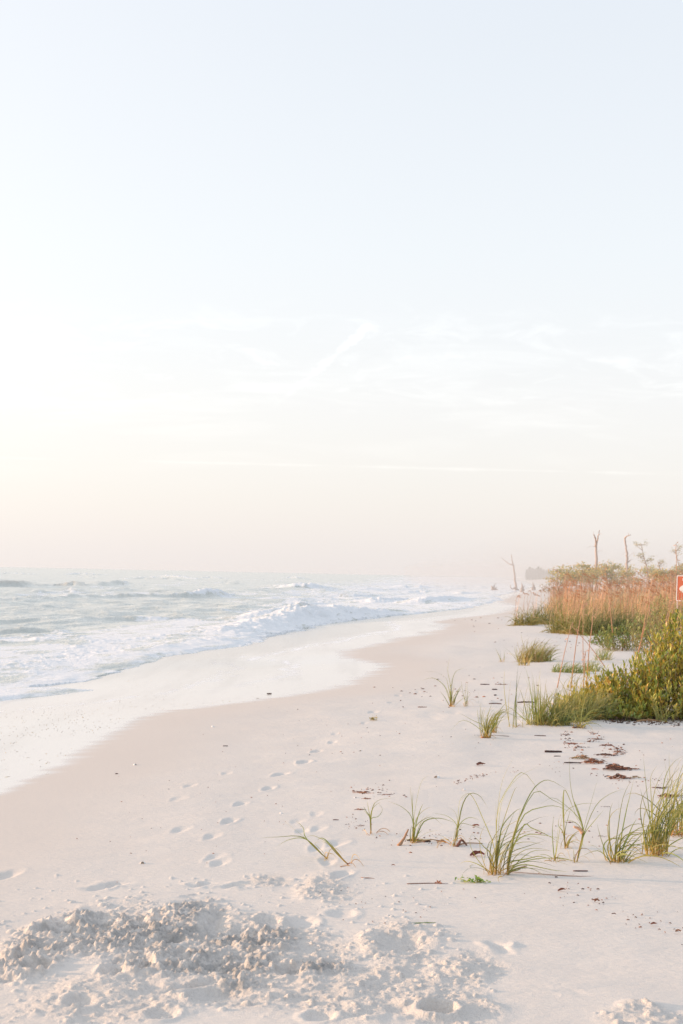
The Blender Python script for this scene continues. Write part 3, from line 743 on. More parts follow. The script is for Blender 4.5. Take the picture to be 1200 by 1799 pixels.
grass('grass_tuft', 651.5, 1465, 'small seedling with a pinkish tan stalk and short green top beside brown litter', [
    (0, 0, (3.4, [(0, 16), (-1, 33)], (0.58, 0.38, 0.20), (0.42, 0.38, 0.15)), [(4, [(-2, 30), (-5, 45), (-8, 58)]), (4, [(-2, 30), (-9, 42), (-14, 52)]), (4, [(-1, 30), (2, 46), (6, 57)]), (2.2, [(0, 28), (12, 33), (19, 46), (10, 60)]), (3.5, [(-1, 30), (-6, 36), (-18, 50)]), (3.5, [(0, 34), (4, 50), (16, 60)]), (2, [(-1, 34), (10, 58), (40, 64)])])], None, 22)
grass('grass_tuft', 726.7, 1481, 'green tuft with upright blades, brown broken stalk and black stick at its foot', [
    (0, 0, (4.6, [(-1, 14), (-2, 30)], (0.55, 0.36, 0.12), GREEN), [(4.5, [(0, 27), (-5, 77), (-7, 99)]), (4.5, [(0, 27), (-3, 60), (-3, 92)]), (4, [(3, 33), (10, 60), (15, 72)]), (5, [(5, 13), (17, 40), (43, 47), (72, 40)]), (2.5, [(-3, 43), (-20, 63), (-47, 74)]), (2, [(0, 50), (10, 107), (24, 123)]), (4, [(4, 12), (10, 30), (20, 52)]), (3.5, [(2, 10), (9, 18), (16, 24)]), (2.5, [(3, 30), (30, 46), (52, 30)]), (2, [(-2, 12), (-12, 6), (-26, 18)])])],
    [(7, 0.12, 0.3, 0.5, 0.3, 0.3, 0.02, 0.007, TAN)], 23, [((0.42, 0.24, 0.14), 3.4, [(-27, 1, 6), (-18, 12, 4), (-10, 26, 1)]), ((0.45, 0.30, 0.18), 1.4, [(4, 3, 0), (30, 8, -1), (60, 3, -3), (76, 3, -5)])])
grass('grass_tuft', 798, 1487, 'thin grass shoot on a brown leaning stem left of the largest tuft', [
    (0, 0, (3.2, [(2, 16), (5, 32)], (0.42, 0.24, 0.14), (0.40, 0.30, 0.14)), [(4, [(6, 38), (13, 75), (25, 95), (42, 92), (56, 72)]), (3.5, [(5, 35), (8, 80), (20, 96)]), (2.5, [(5, 35), (-12, 55), (-40, 62)]), (3, [(8, 38), (25, 52), (44, 48)]), (2, [(5, 40), (0, 62), (-14, 72)]), (2, [(6, 40), (30, 40), (62, 30)])])],
    [(6, 0.12, 0.3, 0.5, 0.3, 0.3, 0.02, 0.006, TAN)], 24, [((0.22, 0.10, 0.07), 3, [(4, 2, 2), (12, 14, 1), (22, 4, 0)]), ((0.42, 0.26, 0.16), 1.6, [(-2, 2, 2), (20, 6, -3), (52, 4, -6)])])
grass('grass_tuft', 993, 1491, 'narrow upright tuft with one folded blade tip behind the pair of thin stems', [
    (0, 0, (3.8, [(-1, 12), (-3, 26)], (0.50, 0.35, 0.12), GREEN), [(6, [(-3, 33), (-7, 81), (-5, 106)]), (4, [(-4, 60), (-4, 104), (6, 88), (20, 52)]), (4, [(-1, 33), (5, 62), (8, 76)]), (4, [(-4, 30), (-12, 42), (-10, 58)]), (4, [(2, 10), (12, 20), (22, 26)]), (3, [(1, 8), (14, 14), (32, 8)]), (3, [(-3, 60), (20, 80), (52, 84)])])], [(5, 0.1, 0.25, 0.5, 0.4, 0.3, 0.03, 0.007, TAN)], 25)
grass('grass_tuft', 1013, 1516, 'tall single grass stem with a peach dead sheath and a very tall top blade', [
    (0, 0, (3.0, [(4, 26), (11, 54)], (0.42, 0.36, 0.10), (0.52, 0.36, 0.12)), [(4, [(11, 50), (8, 70), (-5, 104), (-13, 138), (-16, 188)]), (4, [(11, 50), (5, 70), (-17, 104)]), (4, [(11, 50), (27, 76), (43, 98)]), (2.5, [(12, 54), (31, 102), (55, 124), (80, 134)]), (2.5, [(10, 56), (4, 78), (-14, 96), (-40, 112), (-60, 100)]), (4.5, [(10, 55), (2, 90), (-8, 112), (-12, 128)]), (2, [(11, 56), (26, 110), (38, 150)]), (3, [(10, 54), (-6, 72), (-24, 70)])]),
    (-4, 0, None, [(4, [(-4, 14), (-5, 26)])])], None, 26, [((0.70, 0.42, 0.27), 4.2, [(10, 54, 0), (4, 61, 0), (-6, 65, 0)])])
grass('grass_tuft', 975, 1513, 'few thin green blades rising straight from bare sand between two larger tufts', [
    (0, 0, (3.2, [(0, 8), (1, 16)], (0.45, 0.38, 0.12), GREEN), [(4, [(3, 23), (9, 63), (13, 82)]), (3.5, [(-3, 23), (-5, 53), (-3, 82)]), (3.5, [(1, 20), (2, 45), (4, 66)]), (3.5, [(3, 8), (14, 12), (30, 2)]), (3, [(2, 8), (20, 6), (42, 1)]), (2.5, [(-2, 6), (-20, 14), (-40, 8)])])], None, 27)
grass('grass_tuft', 1084, 1516, 'low dense green tuft with blades swept right, at the right of the thin stems', [
    (-4, 1, (4.2, [(0, 16), (2, 34)], (0.55, 0.40, 0.14), GREEN), [(5, [(-10, 11), (-14, 57), (-13, 91), (-8, 106)]), (4, [(-4, 25), (0, 61), (8, 115), (22, 148)]), (4, [(-3, 30), (4, 70), (4, 110)])]),
    (3, 0, (4.0, [(1, 20), (3, 40)], (0.55, 0.36, 0.10), OLIVE), [(5, [(6, 45), (14, 95), (18, 117), (24, 149)]), (5, [(6, 15), (24, 61), (34, 80)]), (5.5, [(12, 19), (34, 45), (52, 66)]), (5, [(8, 9), (28, 47), (76, 59), (116, 62)]), (4.5, [(8, 9), (22, 30), (50, 36), (80, 30)])]),
    (10, 1, (3.4, [(6, 10), (14, 22)], (0.50, 0.34, 0.12), OLIVE), [(5, [(16, 7), (36, 19), (60, 14)]), (5, [(16, 10), (34, 30), (62, 40), (84, 34)]), (4.5, [(14, 16), (30, 40), (54, 50)]), (4, [(14, 5), (34, 12), (56, 22)])]),
    (-9, 1, None, [(4, [(-12, 5), (-32, 21), (-62, 8)]), (4, [(-16, 11), (-30, 45), (-38, 72)]), (3.5, [(-14, 8), (-40, 32), (-56, 36)])])], [(22, 0.2, 0.42, 0.5, 0.9, 0.5, 0.07, 0.010, TAN)], 28, [((0.35, 0.22, 0.12), 3, [(-14, 2, 1), (6, 2, 2), (28, 3, 0)])])
grass('grass_tuft', 1152, 1503, 'tall full tuft with many upright yellow-green blades near the right edge', [
    (-4, 0, (4.5, [(0, 20), (-2, 46)], (0.60, 0.42, 0.16), OLIVE), [(5, [(-6, 40), (-10, 100), (-12, 140), (-2, 160)]), (3.5, [(-10, 60), (-18, 120), (-24, 175)]), (4, [(-8, 50), (-22, 90), (-32, 120)])]),
    (4, 0, (4.2, [(2, 24), (4, 52)], (0.60, 0.38, 0.10), OLIVE), [(4, [(8, 60), (18, 120), (10, 170)]), (4, [(10, 60), (24, 118), (26, 180)]), (4, [(6, 50), (24, 95), (40, 170)]), (5, [(10, 30), (30, 62), (62, 80)])])],
    [(46, 0.34, 0.62, 0.30, 0.35, 0.30, 0.07, 0.010, (0.55, 0.40, 0.14)), (22, 0.2, 0.4, 0.6, 0.7, 0.5, 0.09, 0.010, TAN)], 29, [((0.30, 0.19, 0.12), 3, [(-12, 2, 2), (-2, 3, 1), (10, 2, 2)]), ((0.35, 0.22, 0.14), 2, [(2, 2, 2), (6, 16, 0)])])
grass('grass_tuft', 1193, 1468, 'brown-based grass tuft cut by the right edge of the picture', [], [(52, 0.3, 0.62, 0.4, 0.3, 0.45, 0.10, 0.010, (0.42, 0.26, 0.13)), (26, 0.18, 0.36, 0.7, 0.4, 0.6, 0.12, 0.010, (0.40, 0.20, 0.10))], 30, [((0.35, 0.16, 0.09), 3, [(-24, 2, 1), (0, 3, 0), (20, 6, 0)])])
grass('grass_tuft', 575, 1508, 'flattened green blades lying over to the left on the open sand', [
    (0, 0, (1.7, [(-14, 14), (-30, 29)], (0.42, 0.42, 0.14), OLIVE), [(3.4, [(-32, 30), (-47, 44), (-62, 56), (-84, 75)]), (3.2, [(-35, 33), (-55, 40), (-85, 38), (-118, 36)]), (4, [(-37, 35), (-43, 53), (-56, 64)]), (3, [(-36, 34), (-66, 34), (-88, 22)]), (3, [(-8, 14), (-22, 30), (-12, 34)])])], None, 31)
grass('grass_tuft', 612, 1518, 'pale yellowish bent shoot just right of the flattened green blades', [
    (0, 0, (1.6, [(-17, 18), (-36, 38)], (0.60, 0.55, 0.28), STRAW), [(3.4, [(-24, 24), (-35, 37), (-50, 45)]), (4, [(-36, 38), (-48, 44), (-56, 38)]), (4, [(-20, 22), (-30, 36), (-33, 40)]), (2.2, [(-30, 34), (-62, 52), (-80, 46)])])], None, 32)
grass('grass_tuft', 854, 1296, 'middle distance tuft with orange foot standing left of the bush', [
    (0, 0, None, [(3, [(0, 25), (4, 45), (10, 62)]), (2.5, [(-6, 22), (-22, 30), (-50, 44)]), (3, [(6, 20), (18, 44), (40, 54)]), (2, [(4, 22), (24, 46), (50, 40), (68, 20)]), (2, [(-2, 30), (-14, 60), (-16, 88)]), (2, [(-10, 15), (-40, 30), (-64, 8)])])], [(26, 0.2, 0.42, 0.45, 0.25, 0.35, 0.05, 0.010, (0.45, 0.24, 0.09)), (14, 0.25, 0.4, 0.3, 0.2, 0.3, 0.05, 0.010, OLIVE)], 33, [((0.42, 0.17, 0.07), 2.6, [(-8, 1, 2), (0, 2, 0), (8, 2, -1)]), ((0.25, 0.14, 0.09), 1.4, [(-20, 1, -6), (10, 2, -8), (44, 1, -8)])])
grass('grass_tuft', 868, 1287, 'slim green shoots crowded behind the orange-footed tuft', [], [(20, 0.2, 0.4, 0.3, 0.4, 0.35, 0.04, 0.010, (0.35, 0.28, 0.10))], 39, None)
grass('grass_tuft', 793, 1241, 'small distant tuft with two long blades bowed far to the left', [
    (0, 0, None, [(2.4, [(-6, 24), (-16, 40), (-34, 50), (-52, 45)]), (2, [(-6, 34), (-12, 52), (-34, 62), (-56, 60)]), (2, [(-3, 40), (-8, 66), (-4, 90)]), (2, [(0, 40), (6, 62), (22, 70)]), (2.4, [(-2, 20), (-6, 38), (-9, 50)]), (2.4, [(6, 16), (12, 28), (18, 36)])])], [(14, 0.2, 0.42, 0.35, 0.1, 0.25, 0.04, 0.011, (0.45, 0.26, 0.10))], 34)
grass('grass_sprig', 819, 1241, 'lone sprig of three thin blades right of the small left-bowed tuft', [], [(6, 0.2, 0.42, 0.25, 0.1, 0.2, 0.03, 0.010, OLIVE)], 35, None, None, 'grass sprig')
grass('grass_sprig', 883, 1163, 'tiny pale sprig left of the round brownish clump', [], [(8, 0.2, 0.4, 0.3, 0.0, 0.2, 0.05, 0.012, STRAW)], 36, None, None, 'grass sprig')
grass('grass_sprig', 907, 1278, 'single upright blades at the left end of the bush grass', [], [(8, 0.25, 0.75, 0.22, 0.1, 0.15, 0.12, 0.010, OLIVE)], 37, None, None, 'grass sprig')
grass('grass_tuft', 1016, 1279, 'loose tuft sprawling over the sand in front of the bush grass', [
    (0, 0, None, [(3, [(10, 18), (34, 26), (62, 22)]), (3, [(6, 14), (24, 32), (52, 30)]), (3, [(-10, 14), (-22, 26), (-36, 18)]), (3, [(12, 8), (30, 10), (44, 2)]), (3, [(4, 20), (10, 40), (22, 58)])])], [(16, 0.2, 0.4, 0.6, 0.3, 0.5, 0.08, 0.011, (0.40, 0.30, 0.12))], 38, [((0.20, 0.11, 0.07), 3, [(-10, 1, 1), (0, 2, 0), (14, 1, 1)])])

# ------------------------------------------------------------------ grass clumps in the middle distance
def clump(name, px, py, label, n, hpx, wpx, lean=0.4, wind=0.25, droop=0.35, bw=0.012, cols=None, seed=1, stalks=0, sh=(1.1, 1.6), group='grass clumps at the dune edge', cat='grass clump', depth=1.0):
    r = random.Random(seed); p = at(px, py); k = mpp(p.y); h = hpx * k
    root = empty(name, (p.x, p.y, p.z - 0.02), label, cat, group)
    cols = cols or [GREEN, OLIVE, DEEP, STRAW]
    if bw > 0.02: cols = [tuple(v * 0.72 for v in c) for c in cols]
    mb = MB()
    for _ in range(int(n * 1.5)):
        a = r.uniform(0, 6.28); q = math.sqrt(r.random())
        b = (math.cos(a) * q * wpx * k / 2, (math.sin(a) * q + 0.6) * wpx * k / 2 * depth, 0)
        g = jit(r.choice(cols), r, 0.22); hh = h * r.uniform(0.55, 1.15) * (1 - 0.35 * q * q) * (1.12 if bw > 0.02 else 1)
        blade(mb, wild_path(r, b, hh, lean * (1.4 if bw > 0.02 else 1), wind * r.uniform(0.2, 1.6), droop * r.uniform(0.3, 1.7) * (1.5 if bw > 0.02 else 1), 6), bw * r.uniform(0.6, 1.2), (jit(lerp3(g, TAN, 0.5), r), g, jit(lerp3(g, STRAW, r.random() * 0.8), r)), r, thin=True)
    mb.build('blades', M_GRASS, root)
    if stalks:
        sm = MB()
        for _ in range(stalks):
            b = Vector((r.uniform(-0.45, 0.45) * wpx * k, (r.uniform(-0.3, 0.5) + 0.4) * wpx * k * depth, 0))
            oat_stalk(sm, b, r.uniform(*sh), r, 0.010)
        sm.build('seed_stalks', M_OATS, root)
    return root
def oat_stalk(mb, b, h, r, w, head=True, lean=None):
    a = r.uniform(-0.10, 0.22) if lean is None else lean
    top = b + Vector((math.sin(a) * h, r.uniform(-0.1, 0.1) * h, math.cos(a) * h))
    path = spline([b, b.lerp(top, 0.5) + Vector((-0.03 * h, 0, 0)), top, top + Vector((0.10 * h, 0, -0.03 * h))], 7)
    c = jit(RUST, r, 0.25); c2 = jit((0.46, 0.26, 0.13), r, 0.2)
    blade(mb, path, w * 1.6, (c2, c, c), r, thin=True)
    if r.random() < 0.5:
        i = r.randint(1, 3); q = path[i]
        blade(mb, [q, q + Vector((0.10 * r.choice((-1, 1)), 0, 0.10)), q + Vector((0.24 * r.choice((-1, 1)), 0.02, 0.05))], w, (c2, c2, STRAW), r, thin=True)
    if head:
        for i in range(8):
            t = 0.72 + 0.28 * i / 8; f = t * 7; q = path[int(f)].lerp(path[min(7, int(f) + 1)], f - int(f))
            d = Vector((r.uniform(0.1, 0.9), r.uniform(-0.5, 0.5), r.uniform(-0.9, 0.3)))
            leaf(mb, q, d, Vector((0.2, -1, 0.2)), 0.055 * r.uniform(0.7, 1.3), 0.016, jit((0.42, 0.20, 0.10), r, 0.25), r)
clump('grass_clump', 940, 1164, 'round brownish grass clump standing alone on open sand', 200, 50, 60, 0.45, 0.30, 0.25, 0.016, [OLIVE, (0.27, 0.24, 0.10), (0.30, 0.22, 0.12), GREEN], 50, depth=0.8)
clump('grass_clump', 922, 1170, 'short straggly left foot of pale blades at the round brownish clump', 28, 30, 22, 0.5, -0.1, 0.3, 0.014, [OLIVE, STRAW], 51)
lowg = 'sparse low grass beyond the bush grass'
clump('low_grass', 985, 1182, 'leftmost sparse low green grass behind the bush grass', 60, 26, 30, 0.4, 0.25, 0.3, 0.013, [GREEN, (0.22, 0.30, 0.12)], 52, group=lowg)
clump('low_grass', 1012, 1183, 'low green grass among the lone rust stalks', 80, 28, 34, 0.4, 0.25, 0.3, 0.013, [GREEN, (0.22, 0.30, 0.12)], 53, group=lowg)
clump('low_grass', 1040, 1180, 'low green grass touching the left side of the leathery bush', 70, 30, 30, 0.4, 0.25, 0.3, 0.013, [GREEN, (0.22, 0.30, 0.12)], 54, group=lowg)
clump('low_grass', 1060, 1160, 'thin low grass below the pale green bush', 50, 34, 30, 0.35, 0.2, 0.25, 0.014, [OLIVE, (0.22, 0.30, 0.12)], 55, group=lowg)
bg = 'green grass at the left foot of the leathery bush'
clump('bush_grass', 944, 1274, 'loose tall blades at the outer left of the bush grass', 50, 95, 36, 0.34, 0.0, 0.25, 0.012, [GREEN, OLIVE, (0.22, 0.30, 0.10)], 56, group=bg)
clump('bush_grass', 975, 1275, 'dense dark green bush grass behind the sprawling tuft', 170, 74, 54, 0.60, 0.08, 0.35, 0.013, [GREEN, DEEP, OLIVE], 57, group=bg)
clump('bush_grass', 1012, 1268, 'bright green bush grass with many reed blades in its middle', 170, 80, 54, 0.5, 0.05, 0.3, 0.013, [GREEN, OLIVE, DEEP, (0.30, 0.30, 0.08)], 58, group=bg)
clump('bush_grass', 1048, 1264, 'bush grass merging into the leathery leaves', 170, 70, 50, 0.42, 0.2, 0.35, 0.013, [GREEN, DEEP, OLIVE], 59, group=bg)
clump('bush_grass', 1164, 1269, 'few bent blades growing out in front of the leathery bush', 16, 64, 20, 0.4, -0.15, 0.3, 0.011, [GREEN, OLIVE], 60, group=bg)
clump('bush_grass', 1109, 1266, 'short curled blades at the foot of the leathery bush', 16, 34, 16, 0.5, 0.2, 0.5, 0.012, [GREEN, DEEP], 61, group=bg)
clump('bush_grass', 1190, 1200, 'long green blades rising through the right of the leathery bush', 30, 120, 40, 0.45, -0.2, 0.3, 0.014, [GREEN, OLIVE, STRAW], 62, group=bg)
de = 'grass clumps at the dune edge'
clump('dune_grass', 925, 1099, 'yellow left half of the clump at the seaward tip of the dune', 150, 40, 44, 0.5, 0.1, 0.45, 0.022, [OLIVE, (0.28, 0.24, 0.08), GREEN], 63, 9, (0.9, 1.3))
clump('dune_grass', 958, 1097, 'dark green right half of the clump at the seaward tip of the dune', 230, 44, 56, 0.5, 0.15, 0.45, 0.022, [DEEP, GREEN, OLIVE], 64, 9, (0.9, 1.4))
for i, (px, py, c, lab) in enumerate(((996, 1113, [OLIVE, GREEN, (0.28, 0.24, 0.08)], 'yellowish clump at the left corner of the dune front'), (1024, 1115, [OLIVE, GREEN, STRAW], 'olive clump in the dune front right of the yellowish corner'),
        (1056, 1116, [DEEP, GREEN], 'darkest green clump in the middle of the dune front'), (1088, 1115, [DEEP, GREEN, (0.12, 0.22, 0.09)], 'blue-green clump in the dune front above the round-leaved bush'),
        (1118, 1112, [GREEN, DEEP, OLIVE], 'green clump in the dune front behind the round-leaved bush'), (1150, 1110, [OLIVE, GREEN], 'olive clump in the dune front left of the sign'), (1183, 1108, [OLIVE, STRAW], 'straw coloured clump in the dune front under the sign'))):
    clump('dune_grass', px, py, lab, 230, 54, 56, 0.5, 0.15, 0.42, 0.022, c, 70 + i, 7, (1.2, 1.9))
# lone tall stalks rising from the low grass, traced
def stalks_at(px, py, label, lines, seed, k=None):
    r = random.Random(seed); p = at(px, py); k = k or mpp(p.y)
    root = empty('sea_oats', (p.x, p.y, p.z - 0.02), label, 'sea oats', 'sea oats stalks near the bushes')
    for pts, w in lines:
        mb = MB(); path = spline([Vector(((a - px) * k, i * 0.04 * r.uniform(-1, 1), max(0, (py - b)) * k)) for i, (a, b) in enumerate(pts)], 9)
        tube(mb, path, [w * k * (1 - 0.55 * i / 9) for i in range(10)], [jit(lerp3((0.52, 0.27, 0.15), RUST, i / 9), r, 0.12) for i in range(10)], 5, True)
        q = path[-1]
        for _ in range(5): leaf(mb, path[r.randint(7, 9)], Vector((r.uniform(-0.3, 0.9), r.uniform(-0.5, 0.5), r.uniform(-0.6, 0.9))), Vector((0, -1, 0.1)), 0.07, 0.014, jit(RUST, r, 0.2), r)
        mb.build('seed_stalk', M_OATS, root)
    mb = MB()
    for _ in range(14): blade(mb, wild_path(r, (r.uniform(-0.2, 0.2), r.uniform(-0.15, 0.15), 0), r.uniform(0.2, 0.45), 0.4, 0.2, 0.4, 6), 0.012, (TAN, jit(OLIVE, r), STRAW), r, thin=True)
    mb.build('blades', M_GRASS, root)
stalks_at(1008, 1208, 'group of tall thin rust stalks, one broken and one leaning, above the low grass', [([(979, 1208), (990, 1150), (1003, 1096)], 0.9), ([(1003, 1206), (1011, 1130), (1020, 1080), (1022, 1048)], 0.9), ([(1030, 1206), (1034, 1140), (1040, 1095), (1043, 1050)], 1.0), ([(1025, 1206), (1027, 1142)], 1.2), ([(1062, 1168), (1050, 1152), (1030, 1126), (1004, 1100)], 0.9), ([(1024, 1170), (1023, 1100), (1024, 1060)], 0.7)], 80)
stalks_at(1175, 1185, 'tall rust stalks standing in front of the sign and its post', [([(1160, 1180), (1166, 1110), (1177, 1050), (1176, 1002)], 1.1), ([(1180, 1180), (1181, 1080), (1187, 1000), (1184, 955)], 0.9), ([(1172, 1180), (1172, 1100), (1180, 1040)], 1.0), ([(1188, 1180), (1189, 1100), (1189, 1040)], 1.1), ([(1196, 1180), (1195, 1090), (1198, 1036)], 1.0), ([(1126, 1120), (1140, 1062), (1166, 1006)], 0.9), ([(1120, 1150), (1134, 1095), (1140, 1070)], 0.9), ([(1076, 1112), (1070, 1060), (1062, 1000)], 0.9)], 81)

# ------------------------------------------------------------------ the field of sea oats
def oat_variant(seed, dense):
    r = random.Random(seed)
    root = bpy.data.objects.new('sea_oats', None); root.empty_display_size = 0.1; col.objects.link(root)
    tag(root, 'sea oats plant with rust brown seed stalks inside the dense dune field', 'sea oats', 'sea oats filling the dune field')
    mb = MB()
    for _ in range(70 if dense else 48):
        a = r.uniform(0, 6.28); q = 0.55 * math.sqrt(r.random())
        g = jit(r.choice([GREEN, DEEP, DEEP, (0.50, 0.38, 0.23), (0.55, 0.37, 0.26), (0.58, 0.36, 0.26)]), r, 0.2)
        blade(mb, wild_path(r, (math.cos(a) * q, math.sin(a) * q, 0), r.uniform(0.55, 1.05), 0.42, 0.15, 0.4, 5), 0.026 * r.uniform(0.6, 1.2), (jit(lerp3(g, TAN, 0.4), r), g, jit(lerp3(g, STRAW, r.random()), r)), r, thin=True)
    mb.build('blades', M_GRASS, root)
    sm = MB()
    for _ in range(7 if dense else 4):
        a = r.uniform(0, 6.28); q = 0.5 * math.sqrt(r.random())
        oat_stalk(sm, Vector((math.cos(a) * q, math.sin(a) * q, 0)), r.uniform(0.85, 1.75), r, 0.011)
    sm.build('seed_stalks', M_OATS, root)
    return root
variants = [oat_variant(100 + i, i % 2 == 0) for i in range(6)]
used = [False] * 6
r = random.Random(5); placed = []; tries = 0
while len(placed) < 290 and tries < 20000:
    tries += 1
    y_ = 43 + 77 * r.random() ** 1.25
    lo = np.interp(y_, [41, 47, 52, 62, 80, 118], [985, 985, 1000, 975, 970, 985]); hi = 1330
    px = r.uniform(lo, hi); x_ = (px - 600) / FPX * y_ + 0.0
    if y_ < 47 and px < 1130: continue
    if any((x_ - a) ** 2 + (y_ - b) ** 2 < (0.62 + 0.004 * y_) ** 2 for a, b in placed): continue
    placed.append((x_, y_))
    i = r.randrange(6)
    o = variants[i] if not used[i] else copy_tree(variants[i]); used[i] = True
    o.location = (x_, y_, gz(x_, y_) - 0.03); o.rotation_euler = (0, 0, r.uniform(-0.5, 0.5)); o.scale = (1, 1, 1) if r.random() < 0.3 else (r.uniform(0.85, 1.2),) * 3

# ------------------------------------------------------------------ leathery bushes
def bush(px, py, label, xr, yr, env, nshoot, nleaf, L, wd, cols, seed, woody=12, group='leafy bushes at the dune edge'):
    r = random.Random(seed); p = at(px, py)
    root = empty('bush', (p.x, p.y, p.z - 0.02), label, 'bush', group)
    lv, tw = MB(), MB()
    for _ in range(nshoot):
        bx, by = r.uniform(*xr), r.uniform(*yr); h = env(bx, by, r)
        if h <= 0.05: continue
        top = Vector((bx + r.gauss(0, 0.10), by + r.gauss(0, 0.08), h)); b = Vector((bx * 0.8 + r.gauss(0, 0.05), by * 0.8 + 0.05, max(0, h - r.uniform(0.35, 0.7))))
        path = spline([b, b.lerp(top, 0.55) + Vector((r.gauss(0, 0.05), r.gauss(0, 0.05), 0)), top], 5)
        tube(tw, path, [0.005 * (1 - 0.5 * i / 5) for i in range(6)], jit((0.30, 0.22, 0.11), r, 0.25), 4, False)
        c0 = r.choice(cols)
        for j in range(nleaf):
            t = 1 - 0.97 * (j / nleaf) ** 1.1; i = min(4, int(t * 5)); q = path[i].lerp(path[i + 1], t * 5 - i)
            a = j * 2.4 + r.uniform(-0.4, 0.4); el_ = r.uniform(0.35, 1.15) if j > 2 else r.uniform(0.9, 1.4)
            d = Vector((math.cos(a) * math.cos(el_), math.sin(a) * math.cos(el_), math.sin(el_)))
            c = jit(c0 if r.random() < 0.75 else r.choice(cols), r, 0.25)
            leaf(lv, q, d, Vector((-math.cos(a) * 0.6, -math.sin(a) * 0.6, 0.8)), L * r.uniform(0.65, 1.2), wd * r.uniform(0.7, 1.15), c, r)
    lv.build('leaves', M_LEAF, root); tw.build('twigs', M_TWIG, root)
    if woody:
        for _ in range(woody):
            bm = MB(); bx, by = r.uniform(xr[0] * 0.9, xr[1] * 0.9), r.uniform(yr[0] * 0.6, yr[1])
            h = max(0.3, env(bx, by, r)) * r.uniform(0.5, 1.0); a = r.uniform(-0.9, 0.9)
            path = spline([(bx, by, 0), (bx + a * 0.15, by, h * 0.5), (bx + a * 0.4, by - 0.1, h * 0.8), (bx + a * 0.75, by - 0.15, h * r.uniform(0.75, 1.1))], 7)
            tube(bm, path, [0.016 * (1 - 0.6 * i / 7) for i in range(8)], jit((0.34, 0.22, 0.14), r, 0.2), 5, True, 0.15, r)
            bm.build('branch', M_TWIG, root)
    return root
YG, OG, LG = (0.46, 0.44, 0.10), (0.56, 0.37, 0.11), (0.23, 0.30, 0.075)
def env1(bx, by, r):
    u = bx + 0.55                                              # 0 where the leafy bush rises out of the grass
    top = 0.22 + 0.30 * sst(-0.1, 0.25, u) + 0.16 * sst(0.3, 0.75, u) + 0.16 * sst(0.65, 1.2, u) + 0.40 * sst(0.62, 1.1, u) + 0.06 * math.sin(bx * 9) + 0.05 * math.sin(bx * 23 + 1)
    top *= sst(-0.55, -0.1, u)
    fr = sst(-0.12, 0.75, by + 0.10 * math.sin(bx * 7))         # low at the front edge, full height behind
    return max(0.05, top * (0.16 + 0.84 * fr)) * r.uniform(0.5, 1.08)
def sst(a, b, x):
    t = min(1, max(0, (x - a) / (b - a))); return t * t * (3 - 2 * t)
bush(1150, 1266, 'big yellow-green leathery bush at the right edge with dark shade under it', (-0.95, 1.6), (0.05, 1.4), env1, 1000, 16, 0.085, 0.030, [YG, YG, LG, LG, OG, (0.25, 0.30, 0.07), (0.34, 0.36, 0.08), (0.50, 0.45, 0.11)], 90, 14)
def env2(bx, by, r): return max(0.1, (0.55 + 0.35 * sst(-0.6, 0.7, bx)) * (1 - (bx / 1.05) ** 4) * (1 - ((by - 0.3) / 0.9) ** 2)) * r.uniform(0.6, 1.05)
bush(1112, 1143, 'pale green round-leaved bush in front of the dune grass', (-0.72, 1.0), (-0.3, 0.9), env2, 150, 11, 0.085, 0.045, [(0.20, 0.27, 0.09), (0.26, 0.31, 0.11), (0.17, 0.24, 0.08), (0.30, 0.32, 0.10)], 91, 5)
def env3(bx, by, r): return 0.36 * (1 - (bx / 0.3) ** 2 * 0.6) * r.uniform(0.6, 1.05)
bush(1054, 1133, 'smallest seedling bush standing alone left of the round-leaved bush', (-0.22, 0.22), (-0.1, 0.1), env3, 14, 8, 0.08, 0.045, [(0.17, 0.25, 0.10), (0.22, 0.29, 0.11)], 92, 0)
def env4(bx, by, r): return (0.90 + 0.6 * sst(-0.8, 0.6, bx)) * (0.4 + 0.6 * sst(-0.3, 0.6, by)) * r.uniform(0.55, 1.05)
bush(1160, 1170, 'loose grey-green bush between the leathery bush and the round-leaved one', (-0.5, 1.2), (-0.3, 1.2), env4, 150, 10, 0.075, 0.024, [(0.32, 0.33, 0.14), (0.40, 0.35, 0.15), (0.27, 0.32, 0.11)], 93, 8)

# ------------------------------------------------------------------ sign at the right edge
def flat_mat(name, c, rough=0.5, amp=0.12):
    m, nt, o = new_mat(name); g = N(nt, 'ShaderNodeNewGeometry')
    p = N(nt, 'ShaderNodeBsdfPrincipled', Roughness=rough)
    nz = noise(nt, g.outputs['Position'], 14, 5, 0.65)
    nt.links.new(mix(nt, nz, tuple(v * (1 - amp) for v in c), tuple(min(1, v * (1 + amp)) for v in c)), p.inputs['Base Color'])
    nt.links.new(p.outputs[0], o.inputs[0]); return m
M_SIGN, M_WHITE, M_POST = flat_mat('sign_orange', (0.60, 0.15, 0.07), 0.45), flat_mat('sign_white', (0.80, 0.78, 0.74), 0.5), flat_mat('post_paint', (0.62, 0.56, 0.50), 0.6)
def rounded(w, h, rad, n=6):
    out = []
    for cx, cy, a0 in ((w / 2 - rad, h / 2 - rad, 0), (-w / 2 + rad, h / 2 - rad, 90), (-w / 2 + rad, -h / 2 + rad, 180), (w / 2 - rad, -h / 2 + rad, 270)):
        for i in range(n + 1):
            a = R(a0 + 90 * i / n); out.append((cx + rad * math.cos(a), cy + rad * math.sin(a)))
    return out
